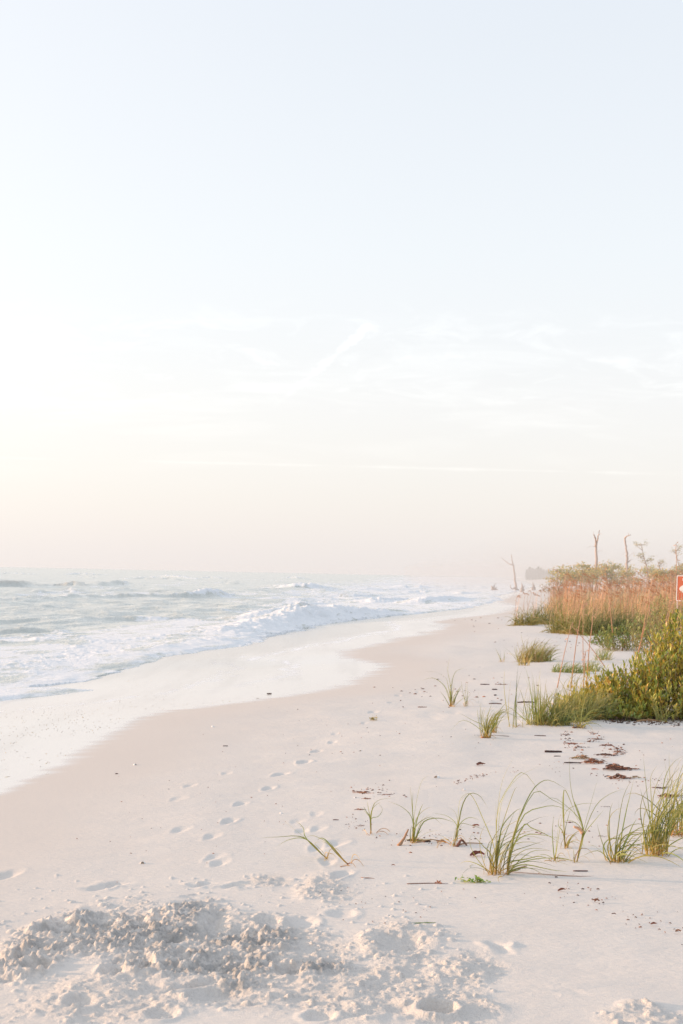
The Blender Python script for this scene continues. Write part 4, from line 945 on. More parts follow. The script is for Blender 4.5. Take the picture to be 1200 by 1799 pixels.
def prism(name, outline, y0, y1, mat, parent, hole=None):
    n = len(outline); vs, fs = [], []
    if hole is None:
        vs = [(a, y0, b) for a, b in outline] + [(a, y1, b) for a, b in outline]
        fs = [tuple(range(n)), tuple(range(2 * n - 1, n - 1, -1))] + [(i, i + n, (i + 1) % n + n, (i + 1) % n) for i in range(n)]
    else:
        for yv in (y0, y1): vs += [(a, yv, b) for a, b in outline] + [(a, yv, b) for a, b in hole]
        for i in range(n):
            j = (i + 1) % n
            fs += [(i, j, n + j, n + i), (2 * n + j, 2 * n + i, 3 * n + i, 3 * n + j), (i, 2 * n + i, 2 * n + j, j), (n + j, 3 * n + j, 3 * n + i, n + i)]
    me = bpy.data.meshes.new(name); me.from_pydata(vs, [], fs); me.update(); me.materials.append(mat)
    o = bpy.data.objects.new(name, me); col.objects.link(o); o.parent = parent; return o
SP = at(1206, 1142); k = mpp(SP.y)
sign = empty('sign', SP, 'orange-brown sign with white border and white emblem on thin posts', 'sign', None, R(-26))
zt = CAM.z + (1018.5 - 1010.5) * k - SP.z; sw_, sh_ = 38 * k, 46 * k; zc = zt - sh_ / 2
brd = prism('board', rounded(sw_, sh_, 0.03), 0.0, 0.012, M_SIGN, sign); brd.location = (0, 0, zc); brd.rotation_euler = (0, R(1.5), 0)
fr = prism('border', rounded(sw_ * 0.985, sh_ * 0.985, 0.028), -0.004, -0.0005, M_WHITE, brd, rounded(sw_ - 3.6 * k, sh_ - 3.6 * k, 0.018))
em = prism('emblem', [(sw_ * 0.36 * math.cos(a) * (1 if math.cos(a) > 0 else 1.0), sh_ * (0.155 - 0.03 * math.cos(2 * a)) * math.sin(a)) for a in [2 * math.pi * i / 28 for i in range(28)]], -0.004, -0.0005, M_WHITE, brd); em.location = (0.0, 0, -0.01)
tx = bpy.data.curves.new('lettering', 'FONT'); tx.body = 'S'; tx.size = 5.6 * k; tx.extrude = 0.001; tx.align_x = 'CENTER'; tx.align_y = 'CENTER'; tx.offset = 0.003
tx.materials.append(M_WHITE)
tmp = bpy.data.objects.new('lettering', tx); col.objects.link(tmp)
lm = bpy.data.meshes.new_from_object(tmp.evaluated_get(bpy.context.evaluated_depsgraph_get())); bpy.data.objects.remove(tmp)
lm.materials.clear(); lm.materials.append(M_WHITE)
to = bpy.data.objects.new('lettering', lm); col.objects.link(to); to.parent = brd; to.location = (-sw_ / 2 + 11.6 * k, -0.003, sh_ / 2 - 7.6 * k); to.rotation_euler = (R(90), 0, 0)
for sx in (-1, 1):
    pm = MB(); xx = sx * (sw_ / 2 - 1.6 * k)
    tube(pm, [Vector((xx, 0.028, -0.1)), Vector((xx, 0.028, zc)), Vector((xx, 0.028, zt - 0.06))], 0.014, (1, 1, 1), 8)
    pm.build('post', M_POST, sign)

# ------------------------------------------------------------------ dead trees, stumps, shrubs, far trees
GREY = (0.46, 0.35, 0.29)
def limb(mb, pts, r0, r1, c, r, n=14, sides=8):
    path = spline(pts, n)
    for q in path[1:-1]: q.x += r.gauss(0, r0 * 0.18); q.y += r.gauss(0, r0 * 0.18)
    tube(mb, path, [(r0 + (r1 - r0) * i / n) * (1.3 - 0.3 * min(1, i / 2)) for i in range(n + 1)], c, sides, True, 0.16, r)
def px_tree(name, Y, base, label, trunk, branches, seed, cat='dead tree', group=None, z=None, c=GREY):
    """trunk and branches given by picture points at distance Y"""
    r = random.Random(seed); k = mpp(Y); d = ray(*base); t = Y / d.y; x0 = CAM.x + d.x * t
    zg = gz(x0, Y) if z is None else z
    root = empty(name, (x0, Y, zg - 0.15), label, cat, group)
    h0 = 1006.5 + (base[0] - 600) * 0.0208                       # horizon height in the picture there
    def cv(p, dep=0.0): return Vector(((p[0] - base[0]) * k, dep, CAM.z + (h0 - p[1]) * k - zg + 0.15))
    pts, r0, r1 = trunk
    P = [cv(p, r.uniform(-0.1, 0.1)) for p in pts]; P[0].z = -0.2
    mb = MB(); limb(mb, P, r0 * 0.72, r1 * 0.72, c, r); mb.build('trunk', M_WOOD, root)
    for (pts, r0, r1) in branches:
        mb = MB(); dd = r.uniform(-0.5, 0.5); P = [cv(p, dd * i) for i, p in enumerate(pts)]
        limb(mb, P, r0 * 0.75, r1 * 0.75, c, r, 8, 6); mb.build('branch', M_WOOD, root)
    return root
px_tree('dead_tree', 130, (1047.5, 1000), 'bare forked dead trunk rising behind the olive shrubs', ([(1048, 1015), (1047.5, 985), (1047, 965), (1046, 955)], 0.17, 0.12), [([(1046.5, 960), (1044, 948), (1039, 940)], 0.12, 0.06), ([(1047, 958), (1048.5, 946), (1050, 932)], 0.10, 0.04), ([(1044, 946), (1043.5, 936), (1046, 933)], 0.025, 0.01), ([(1049.5, 942), (1053, 938), (1055, 938)], 0.025, 0.01), ([(1046, 961), (1036, 960), (1025, 967)], 0.018, 0.006), ([(1049, 969), (1055, 967), (1060, 968)], 0.02, 0.006)], 120)
px_tree('dead_tree', 132, (1103, 1000), 'bare crooked dead trunk with a hooked top, right of the forked one', ([(1104, 1015), (1101.5, 985), (1101, 972), (1099, 958), (1097.5, 945)], 0.17, 0.09), [([(1097.5, 945), (1100, 942), (1105, 940)], 0.08, 0.04), ([(1104.5, 941), (1104.5, 936)], 0.04, 0.015), ([(1101, 968), (1097, 972), (1092, 977)], 0.02, 0.006), ([(1103, 988), (1108, 984), (1112, 983)], 0.07, 0.03), ([(1102, 980), (1109, 972), (1113, 967)], 0.02, 0.006)], 121)
ZB = -0.35
px_tree('dead_tree', 205, (907, 1036), 'leaning dead trunk standing in the surf with one long left branch', ([(907, 1040), (905.5, 1022), (903, 1003), (900, 988), (897.5, 974)], 0.24, 0.05), [([(901, 993), (893, 990), (886, 984), (880, 979)], 0.10, 0.02), ([(905, 1032), (899, 1035), (896, 1030), (895, 1026)], 0.14, 0.03), ([(907, 1034), (911, 1036), (913, 1040)], 0.14, 0.06)], 122, z=ZB)
def stump(px, py, Y, label, seed, spikes, wpx):
    r = random.Random(seed); k = mpp(Y); d = ray(px, py); x0 = d.x * Y / d.y
    root = empty('tree_stump', (x0, Y, ZB - 0.15), label, 'tree stump', 'broken stumps in the surf')
    mb = MB(); n = 22; prof = [0.4, 0.42, 0.3, 0.28]
    for i in range(16):                                            # jagged root plate: a fan of splintered roots
        a = r.uniform(0, 6.28); q = r.uniform(0.15, 1) * wpx * k / 2
        b = Vector((math.cos(a) * q, math.sin(a) * q * 0.7, -0.1)); h = r.uniform(0.5, 1.0) * (1 - q / (wpx * k / 2) * 0.7) * spikes[0] * k * 0.65
        limb(mb, [b, b * 0.8 + Vector((0, 0, h * 0.6)), b * 0.72 + Vector((r.gauss(0, 0.08), 0, h + 0.15))], 0.16, 0.03, GREY, r, 5, 6)
    mb.build('root_plate', M_WOOD, root)
    for i, h in enumerate(spikes):
        sm = MB(); o_ = (i - (len(spikes) - 1) / 2) * wpx * k * 0.28
        limb(sm, [Vector((o_ * 0.6, 0, -0.1)), Vector((o_ * 0.8, 0, h * k * 0.5)), Vector((o_ + r.gauss(0, 0.1), 0, h * k))], 0.22, 0.03, GREY, r, 6, 7); sm.build('splinter', M_WOOD, root)
stump(868, 1036, 208, 'leftmost broken stump, a low jagged crown in the surf', 130, [9, 13, 7], 15)
stump(918, 1034, 200, 'broken stump with two spread prongs right of the leaning trunk', 131, [16, 11], 10)
stump(937.5, 1035, 205, 'broad pointed stump farthest up the misty beach', 132, [10, 17, 12], 9)
stump(969, 1041, 180, 'low stump half hidden behind the rust seed stalks', 133, [9, 6], 8)
stump(953, 1029, 230, 'tiny round stump between the pointed stump and the dune', 134, [4], 3)

def shrub(px, Y, top, wpx, label, seed, n, cols, L=0.20, group='olive shrubs along the dune crest', name='shrub', dep=1.6, flat=0.5):
    r = random.Random(seed); k = mpp(Y); x0 = ray(px, 1000).x * Y; zg = gz(x0, Y)
    root = empty(name, (x0, Y, zg - 0.05), label, 'shrub', group)
    h = CAM.z + (1006.5 + (px - 600) * 0.0208 - top) * k - zg + 0.05; w = wpx * k / 2
    tr = MB(); lv = MB(); blobs = []
    for i in range(max(8, int(w * 6))):
        a = r.uniform(-1, 1); b = r.uniform(-1, 1); q = Vector((a * w * 0.85, b * dep, h * (1 - 0.30 * a * a) * r.uniform(0.40, 0.86)))
        blobs.append((q, r.uniform(0.30, 0.6) * min(1.0, h / 2.2)))
        bx = q.x * 0.35; tr = MB()
        limb(tr, [Vector((bx, q.y * 0.3, -0.1)), Vector((bx + (q.x - bx) * 0.4 + r.gauss(0, 0.1), q.y * 0.6, q.z * 0.55)), q], 0.07, 0.02, (0.27, 0.19, 0.15), r, 6, 5)
        tr.build('branch', M_WOOD, root)
    for _ in range(n):
        q, rad = r.choice(blobs); d = Vector((r.gauss(0, 1), r.gauss(0, 1), r.gauss(0, 1) * flat + 0.1)); d = d.normalized() * rad * r.random() ** 0.4 * 1.4
        p = q + Vector((d.x * 1.3, d.y * 1.2, d.z * 0.8))
        e = Vector((r.gauss(0, 1), r.gauss(0, 1), r.uniform(-0.2, 1.2)))
        leaf(lv, p, e, Vector((r.gauss(0, 1), -0.7, 1)), L * r.uniform(0.6, 1.3), L * 0.5, jit(r.choice(cols), r, 0.28), r)
    lv.build('crown', M_FAR, root)
    return root
OL = [(0.44, 0.40, 0.14), (0.36, 0.36, 0.12), (0.52, 0.41, 0.16), (0.28, 0.31, 0.11), (0.54, 0.38, 0.17)]
for (px, Y, top, w, lab, sd, n) in ((989, 116, 985, 42, 'low spreading shrub at the seaward end of the dune crest', 140, 1100), (1018, 120, 979, 46, 'tallest shrub of the crest, left of the forked dead trunk', 141, 1500), (1040, 124, 984, 40, 'shrub at the foot of the forked dead trunk', 142, 1200),
        (1071, 120, 983, 52, 'wide shrub between the two dead trunks', 143, 1600), (1103, 134, 992, 44, 'low shrub around the crooked dead trunk', 144, 900), (1140, 140, 996, 56, 'dull low shrub under the thin sapling', 145, 1100), (1172, 112, 990, 40, 'yellowish shrub left of the right-hand sapling', 146, 1100), (1206, 114, 987, 40, 'shrub at the right edge behind the sign', 147, 1100), (1255, 116, 984, 60, 'shrub just past the picture edge on the dune crest', 148, 1000)):
    shrub(px, Y, top, w, lab, sd, n, OL)
shrub(986, 100, 1006, 34, 'brown twiggy brush under the seaward shrub', 149, 500, [(0.34, 0.22, 0.14), (0.26, 0.22, 0.10)], 0.15)
def sapling(px, Y, top, wpx, label, seed, n):
    r = random.Random(seed); k = mpp(Y); x0 = ray(px, 1000).x * Y; zg = gz(x0, Y)
    root = empty('sapling', (x0, Y, zg - 0.1), label, 'tree', 'thin saplings on the dune')
    h = CAM.z + (1006.5 + (px - 600) * 0.0208 - top) * k - zg; w = wpx * k / 2
    tr, lv = MB(), MB()
    limb(tr, [Vector((0.1, 0, -0.1)), Vector((0.05, 0, h * 0.45)), Vector((-0.25, 0, h * 0.75)), Vector((-0.45, 0, h))], 0.06, 0.02, (0.45, 0.36, 0.28), r, 10, 6)
    tr.build('trunk', M_WOOD, root)
    bm = MB()
    for i in range(11):
        t = r.uniform(0.42, 1.0); s = r.choice((-1, 1)); b = Vector((-0.45 * max(0, t - 0.45) / 0.55, 0, h * t))
        q = b + Vector((s * w * r.uniform(0.3, 0.95), r.uniform(-0.5, 0.5), r.uniform(0.0, 0.45)))
        limb(bm, [b, b.lerp(q, 0.5) + Vector((0, 0, -0.05)), q], 0.025, 0.008, (0.45, 0.36, 0.28), r, 5, 4)
        for _ in range(n // 11):
            p = b.lerp(q, r.uniform(0.45, 1.05)) + Vector((r.gauss(0, 0.12), r.gauss(0, 0.12), r.gauss(0, 0.10)))
            leaf(lv, p, Vector((r.gauss(0, 1), r.gauss(0, 1), r.uniform(-0.3, 1))), Vector((0, -0.6, 1)), 0.13 * r.uniform(0.6, 1.2), 0.055, jit(r.choice([(0.42, 0.37, 0.19), (0.34, 0.33, 0.15)]), r, 0.2), r)
    bm.build('branches', M_WOOD, root); lv.build('crown', M_FAR, root)
sapling(1136, 108, 953, 30, 'thin airy sapling with sparse leaves right of the crooked dead trunk', 150, 320)
sapling(1196, 106, 963, 20, 'thin sapling cut by the right edge above the sign', 151, 240)
sapling(1165, 118, 986, 22, 'shortest sapling, low among the crest shrubs', 152, 150)
def far_tree(px, top, wpx, Y, label, seed, n=420):
    r = random.Random(seed); k = mpp(Y); x0 = ray(px, 1000).x * Y; zg = gz(x0, Y)
    root = empty('far_tree', (x0, Y, zg - 0.2), label, 'tree', 'far trees on the misty headland')
    h = CAM.z + (1006.5 + (px - 600) * 0.0208 - top) * k - zg; w = wpx * k / 2
    tr, lv = MB(), MB()
    limb(tr, [Vector((0, 0, -0.2)), Vector((0.1, 0, h * 0.5)), Vector((0, 0, h * 0.92))], 0.22, 0.05, (0.22, 0.17, 0.14), r, 6, 6); tr.build('trunk', M_WOOD, root)
    for _ in range(n):
        t = r.uniform(0.04, 1.0); rad = w * (0.75 + 0.25 * math.sin(t * 9 + seed)) * (1.0 if t < 0.6 else math.sqrt(max(0, 1.04 - t) / 0.44)) * math.sqrt(r.random()); a = r.uniform(0, 6.28)
        p = Vector((math.cos(a) * rad, math.sin(a) * rad, h * t + r.gauss(0, 0.15)))
        leaf(lv, p, Vector((r.gauss(0, 1), r.gauss(0, 1), r.uniform(-0.4, 1))), Vector((0, -0.7, 1)), 0.75 * r.uniform(0.6, 1.3), 0.40, jit(r.choice([(0.10, 0.12, 0.06), (0.14, 0.14, 0.07), (0.08, 0.10, 0.05)]), r, 0.2), r)
    lv.build('crown', M_FAR, root)
for i, (px, top, w, Y, lab) in enumerate(((926, 1000, 5, 760, 'outermost tree at the seaward end of the headland row'), (930.5, 998, 6, 770, 'second tree from the seaward end of the headland row'), (935.5, 998.5, 6, 760, 'third tree from the seaward end of the headland row'), (940.5, 998, 6, 765, 'tree in the middle of the headland row'),
        (945.5, 997.5, 6, 770, 'tallest tree of the headland row'), (950, 998, 6, 760, 'fifth dense tree of the headland row, before the gap'), (955, 999, 6, 780, 'last tall tree of the headland row'), (960.5, 1001, 5, 900, 'paler tree set back behind the headland row'), (965, 1000, 5, 900, 'paler pointed tree set back nearest the dune'), (970, 1002, 6, 880, 'low far tree just clear of the seaward shrub'), (977, 1001, 7, 880, 'far tree partly behind the seaward shrub'))):
    far_tree(px, top + (1.8, -0.6, 0.8, 1.5, -0.8, 0.9, 1.9, 0.4, -0.8, 1.2, 0)[i], w * 1.15, Y, lab, 160 + i)

# ------------------------------------------------------------------ drift and litter on the sand
def on_sand(px, py): return at(px, py)
def stick(px, py, wpx, label, th=1.4, bend=0.0, c=BROWN, rot=0.0, seed=1, name='drift_stick', cat='stick', group='sticks and twigs on the sand', knob=False, fork=0):
    r = random.Random(seed + int(px)); p = on_sand(px, py); k = mpp(p.y); L = wpx * k; t = th * k
    pts = [Vector(((u - 0.5) * L * math.cos(rot), (u - 0.5) * L * math.sin(rot) + r.gauss(0, 0.04) * L, t * 0.8 + bend * L * 4 * u * (1 - u))) for u in (0, 0.3, 0.65, 1)]
    mb = MB(); path = spline(pts, 9)
    tube(mb, path, [t * (0.7 + 0.3 * math.sin(3.1 * i / 9)) * r.uniform(0.85, 1.15) for i in range(10)], c, 6, True, 0.12, r)
    for _ in range(fork):
        q = path[r.randint(2, 7)]; tube(mb, spline([q, q + Vector((r.uniform(-0.1, 0.2) * L, r.uniform(-0.2, 0.2) * L, 0.06 * L))], 3), [t * 0.5, t * 0.45, t * 0.4, t * 0.3], c, 5, True)
    if knob:
        for _ in range(9): leaf(mb, path[-3], Vector((r.gauss(0, 1), r.gauss(0, 1), r.uniform(0, 1.2))), Vector((0, -1, 1)), 7 * k, 3 * k, jit((0.45, 0.20, 0.12), r), r)
    o = mb.build(name, M_TWIG, None, p); return tag(o, label, cat, group)
stick(972, 1322, 30, 'straight thick black stick on the clean sand left of the wrack', 2.2, 0, (0.085, 0.05, 0.045), 0.05)
stick(949, 1293.5, 20, 'short grey-brown stick near the orange-footed tuft', 1.1, 0, (0.17, 0.11, 0.09), 0)
stick(1006, 1341, 30, 'slim bent black stick beside the middle wrack heap', 1.2, 0.02, (0.07, 0.045, 0.04), 0.05)
stick(979, 1329, 12, 'tiny dark chip under the thick black stick', 0.9, 0, (0.15, 0.10, 0.09), 0)
stick(736, 1479, 42, 'curved black stick lying against the foot of a green tuft', 2.0, 0.03, (0.05, 0.03, 0.03), -0.2)
stick(751, 1553, 72, 'longest thin twig with a dry flower knob on the front sand', 1.0, 0.0, (0.30, 0.16, 0.11), 0, knob=True)
stick(646, 1544, 24, 'short reddish twig left of the long knobbed twig', 1.2, 0.02, (0.34, 0.17, 0.11), -0.25)
stick(735, 1624, 64, 'green and pink plant stem lying on the front sand', 1.4, 0.01, (0.26, 0.32, 0.12), 0.3)
stick(1020, 1531, 26, 'dark twig in front of the thin grass stems', 1.2, 0, (0.16, 0.08, 0.07), 0)
stick(1140, 1268.5, 44, 'bare tan branch lying out from under the leathery bush', 1.6, 0.05, (0.40, 0.24, 0.13), 0.1, fork=2)
stick(990, 1536, 190, 'long thin reddish runner stem trailing right across the sand', 0.7, 0.0, (0.38, 0.22, 0.15), 0.02, seed=4)
stick(925, 1235, 34, 'dark branch under the left end of the bush grass', 1.4, 0.02, (0.14, 0.09, 0.07), 0.2, fork=1)
stick(870, 1237, 22, 'thin brown twig between the small tuft and the bush grass', 1.0, 0.02, (0.22, 0.13, 0.10), 0)
stick(852, 1203, 16, 'dark twig on the sand beyond the small left-bowed tuft', 1.0, 0, (0.16, 0.10, 0.09), 0)
stick(869, 1212, 9, 'tiny dark twig right of the upper dark twig', 1.2, 0, (0.14, 0.09, 0.08), 0)
stick(870, 1222, 7, 'tilted dark chip below the tiny twig', 1.2, 0, (0.11, 0.07, 0.06), 0.9)
stick(742, 1243, 16, 'reddish twig left of the small left-bowed tuft', 1.0, 0, (0.33, 0.17, 0.12), 0)
stick(473, 1219.5, 8, 'dark chip on the wet gleaming sand by the water', 1.3, 0, (0.16, 0.11, 0.09), 0)
stick(396, 1311, 9, 'dark chip on bare sand left of the footprints', 0.8, 0, (0.15, 0.10, 0.09), 0.2)
stick(590, 1441, 10, 'short dark twig left of the seedling', 1.0, 0, (0.20, 0.11, 0.09), 0)
stick(205, 1360, 5, 'small dark chip on the damp sand at the left', 1.0, 0, (0.12, 0.08, 0.07), 0)
stick(920, 1166, 12, 'dark stick at the left foot of the round clump', 1.3, 0.02, (0.10, 0.07, 0.07), 0.1)
def wrack(px, py, wpx, label, seed, cols, n=60, tall=0.24, name='wrack_heap'):
    """a flat heap of shredded bark, reed and weed"""
    r = random.Random(seed); p = on_sand(px, py); k = mpp(p.y); L = wpx * k; mb = MB()
    for _ in range(n):
        u = r.gauss(0, 0.26); a = r.gauss(0, 0.5); l = L * r.uniform(0.10, 0.38); v = r.gauss(0, 0.16)
        z0 = max(0.004, L * tall * (1 - abs(u) * 1.6) * r.random())
        b = Vector((u * L, v * L, z0)); d = Vector((math.cos(a), math.sin(a), r.uniform(-0.12, 0.2)))
        q = [b - d * l / 2, b + Vector((0, 0, r.uniform(0, 0.05) * L)), b + d * l / 2]
        for w in q: w.z = max(0.003, w.z)
        if r.random() < 0.6: blade(mb, spline(q, 4), L * r.uniform(0.03, 0.08), (jit(r.choice(cols), r, 0.3),) * 3, r, thin=True)
        else: tube(mb, spline(q, 4), L * r.uniform(0.008, 0.018), jit(r.choice(cols), r, 0.3), 5, True)
    return tag(mb.build(name, M_TWIG, None, p), label, 'wrack', 'wrack heaps on the sand')
REDW, DKW = [(0.34, 0.14, 0.08), (0.26, 0.10, 0.06), (0.42, 0.22, 0.13), (0.14, 0.07, 0.05)], [(0.10, 0.06, 0.05), (0.17, 0.10, 0.08), (0.22, 0.12, 0.09)]
for a in ((1022, 1333, 30, 'light brown wrack heap with one raised red end', 200, [(0.40, 0.22, 0.13), (0.30, 0.18, 0.10), (0.34, 0.26, 0.12)], 60), (1043, 1341, 34, 'red-brown wrack heap in the middle of the wrack line', 201, REDW, 80), (1058, 1338, 14, 'small dark wrack knot touching the middle red-brown heap', 202, DKW, 30),
          (1080, 1352, 42, 'widest shredded wrack heap with a dark pointed right end', 203, REDW + DKW, 110), (1112, 1352, 26, 'thin tail of litter right of the widest heap', 204, DKW + REDW, 26, 0.06), (1087, 1368, 34, 'lowest red and black wrack heap behind the tall tuft', 205, REDW + DKW, 80), (1117, 1367, 18, 'small yellowish wrack knot among the tall blades', 206, [(0.34, 0.28, 0.10), (0.25, 0.14, 0.08)], 30),
          (1066, 1327, 30, 'long dark wrack strip at the top of the line', 207, DKW, 50, 0.08), (1088, 1322, 20, 'crumbly wrack patch at the upper right bend', 208, REDW, 34, 0.08), (1064, 1331, 12, 'pinkish curl of bark above the middle heap', 209, [(0.45, 0.24, 0.17)], 16), (1066, 1310, 24, 'dark crumbs of wrack near the bush shade', 210, DKW + REDW, 36, 0.07), (1004, 1307, 24, 'red wrack patch nearest the bush grass', 211, REDW + [(0.45, 0.12, 0.09)], 36, 0.07),
          (1020, 1313, 14, 'dark wrack patch right of the red one', 212, DKW, 22, 0.07), (994, 1291, 14, 'uppermost dark wrack scrap in front of the bush grass', 213, DKW, 18, 0.06), (1048, 1299, 22, 'curved chain of wrack crumbs by the bush', 214, REDW + DKW, 26, 0.05), (680, 1397, 18, 'dark litter strip right of the seedling', 215, DKW + REDW, 26, 0.08), (645, 1404, 16, 'brown litter above the seedling', 216, REDW, 30, 0.12), (632, 1423, 18, 'rusty litter left of the seedling', 217, REDW, 34, 0.12), (636, 1393, 34, 'thin brown litter line above the seedling', 218, REDW, 24, 0.04),
          (635, 1452, 16, 'dark crumbs left of the seedling foot', 219, DKW, 16, 0.05), (1178, 1400, 40, 'brown wrack strip behind the right-edge tuft', 220, REDW + DKW, 60, 0.1), (1160, 1385, 24, 'dark wrack scrap behind the tall full tuft', 221, DKW, 34, 0.08), (1192, 1430, 34, 'heap of red-brown litter under the right-edge tuft', 222, REDW, 70, 0.2), (952, 1465, 18, 'dark scrap behind the pair of thin stems', 223, DKW + [(0.4, 0.2, 0.2)], 16, 0.1), (1003, 1446, 18, 'dark leaf scraps behind the tall single stem', 224, DKW + REDW, 18, 0.08), (1058, 1470, 18, 'dark scrap left of the low dense tuft', 225, DKW, 12, 0.1), (1064, 1418, 14, 'black scrap behind the low dense tuft', 226, DKW, 12, 0.08), (880, 1203, 20, 'faint brown litter on the far middle sand', 227, REDW, 20, 0.05)):
    wrack(*a)
def curled(px, py, wpx, label, c, seed, name='dead_leaf', n=3, group='dead leaves on the sand'):
    r = random.Random(seed); p = on_sand(px, py); k = mpp(p.y); L = wpx * k * 0.8; mb = MB()
    for i in range(n):
        a = r.uniform(-0.5, 0.5) + (0.3 if i else 3.1); m = Vector((r.uniform(-0.1, 0.1) * L, r.uniform(-0.1, 0.1) * L, 0.01))
        d = Vector((math.cos(a), math.sin(a), 0)) * L * r.uniform(0.35, 0.5)
        q = [m - d, m - d * 0.2 + Vector((0, 0, L * r.uniform(0.10, 0.2))), m + d * 0.5 + Vector((0, 0, L * 0.1)), m + d + Vector((0, 0, L * r.uniform(0, 0.12)))]
        blade(mb, spline(q, 7), L * 0.26, (jit(c, r), jit(c, r), jit(lerp3(c, (0.5, 0.3, 0.2), 0.4), r)), r, fold=0.5)
    return tag(mb.build(name, M_TWIG, None, p), label, 'dead leaf', group)
curled(844, 1345, 22, 'curled dark brown leaf alone on the clean sand', (0.22, 0.10, 0.08), 240)
curled(838, 1504, 34, 'large curled maroon leaf left of the largest tuft', (0.28, 0.10, 0.08), 241, n=4)
curled(775, 1483, 26, 'pale peach leaf lying between two tufts', (0.52, 0.30, 0.20), 242, n=2)
curled(837, 1453, 16, 'reddish leaf behind the largest tuft', (0.38, 0.16, 0.10), 243)
curled(612, 1521, 10, 'small dark red leaf below the pale bent shoot', (0.30, 0.10, 0.08), 244, n=2)
curled(691, 1523, 9, 'small brown leaf right of the bent shoots', (0.30, 0.15, 0.10), 245, n=2)
curled(1148, 1627, 18, 'reddish leaf scrap on the right front sand', (0.32, 0.13, 0.09), 246)
curled(1048, 1586, 18, 'orange-brown leaf scrap on the front sand', (0.42, 0.20, 0.12), 247)
curled(986, 1567, 20, 'thin reddish leaf scrap nearest the sprawled blades', (0.36, 0.16, 0.11), 248)
curled(1078, 1609, 10, 'dark curled scrap below the orange-brown one', (0.15, 0.09, 0.08), 249, n=2)
curled(1190, 1639, 18, 'faded leaf scrap at the right edge of the front sand', (0.40, 0.22, 0.15), 250, n=2)
def weed(px, py, wpx, label, cols, n, seed, L, tall, spread=(1, 0.5), name='seaweed'):
    r = random.Random(seed); p = on_sand(px, py); k = mpp(p.y); W = wpx * k; mb = MB()
    for _ in range(n):
        u = r.gauss(0, 0.25); b = Vector((u * W * spread[0], r.gauss(0, 0.2) * W * spread[1], 0.004 + abs(r.gauss(0, 0.4)) * tall))
        d = Vector((r.gauss(0, 1), r.gauss(0, 1), r.uniform(-0.1, 0.7)))
        leaf(mb, b, d, Vector((0, -0.5, 1)), L * r.uniform(0.6, 1.3), L * 0.42, jit(r.choice(cols), r, 0.25), r)
    return tag(mb.build(name, M_LEAF, None, p), label, 'seaweed', None)
weed(655, 1266, 13, 'small golden ball of seaweed alone beside the footprints', [(0.48, 0.36, 0.08), (0.38, 0.30, 0.06), (0.28, 0.25, 0.05)], 70, 260, 0.025, 0.05, (0.8, 0.7))
weed(835, 1551, 46, 'bright green scrap of weed in front of the largest tuft', [(0.30, 0.42, 0.06), (0.18, 0.32, 0.06), (0.50, 0.48, 0.14)], 60, 261, 0.028, 0.018, (1, 0.35))
weed(452, 1228, 6, 'tiny dark weed scrap at the wet edge', [(0.2, 0.15, 0.1)], 10, 262, 0.02, 0.01)
def shell(px, py, wpx, label, seed):
    r = random.Random(seed); p = on_sand(px, py); k = mpp(p.y); a_ = wpx * k / 2; mb = MB(); vs, fs, cs = [], [], []
    m, n = 6, 14
    for i in range(m + 1):
        for j in range(n + 1):
            t = i / m; q = math.pi * (j / n) * 1.5 - math.pi * 0.25; rib = 1 + 0.06 * math.cos(j * math.pi)
            vs.append((a_ * t * math.cos(q) * rib, a_ * 0.9 * t * math.sin(q) * rib, a_ * 0.75 * math.sqrt(max(0, 1 - t * t)) + 0.001)); cs.append((0.8, 0.75, 0.7))
    for i in range(m):
        for j in range(n):
            b = i * (n + 1) + j; fs.append((b, b + n + 1, b + n + 2, b + 1))
    mb.add(vs, fs, cs); o = mb.build('seashell', M_SHELL, None, p + Vector((0, 0, -0.002))); o.rotation_euler = (0, 0, r.uniform(0, 6.28))
    return tag(o, label, 'seashell', 'white shells on the sand')
for a in ((768, 1367, 12, 'largest white shell right of the footprints, left of the wrack', 270), (494, 1429, 6, 'white shell above the flattened green blades', 271), (251, 1517, 10, 'half-buried white shell on the left front sand', 272), (237, 1344, 7, 'white shell on the damp sand nearest the water', 273), (624, 1402, 6, 'small white shell left of the seedling litter', 274), (815, 1388, 9, 'flat pale shell behind the left grass shoot', 275), (374, 1277, 6, 'small shell on the far side of the damp sand', 276), (634, 1320, 6, 'tiny shell right of the upper footprints', 277)):
    shell(*a)
# uncountable crumbs: bark flecks, reed bits and shell grit along the drift lines
lt = MB(); r = random.Random(300)
def flecks(pts, n, sx, sy, smin, smax, cols):
    for _ in range(n):
        i = r.randrange(len(pts) - 1) if len(pts) > 1 else 0
        a, b = pts[i], pts[min(i + 1, len(pts) - 1)]; t = r.random()
        p = on_sand(a[0] + (b[0] - a[0]) * t + r.gauss(0, sx), a[1] + (b[1] - a[1]) * t + r.gauss(0, sy)); k = mpp(p.y)
        if p.x - xs(p.y) < 0.5: continue
        L = r.uniform(smin, smax); an = r.uniform(0, 3.14); d = Vector((math.cos(an), math.sin(an), 0)) * L / 2
        c = jit(r.choice(cols), r, 0.3)
        tube(lt, [p - d + Vector((0, 0, 0.003)), p + Vector((0, 0, 0.005)), p + d + Vector((0, 0, 0.003))], [L * 0.14, L * 0.2, L * 0.1], c, 4, True)
FL = [(0.20, 0.11, 0.08), (0.30, 0.15, 0.10), (0.12, 0.08, 0.07), (0.38, 0.20, 0.14)]
flecks([(994, 1285), (1000, 1310), (1030, 1318)], 60, 6, 4, .008, .03, FL)
flecks([(1040, 1285), (1056, 1297), (1030, 1305)], 45, 4, 2, .008, .03, FL)
flecks([(1060, 1312), (1092, 1318), (1080, 1328)], 50, 8, 4, .008, .035, FL)
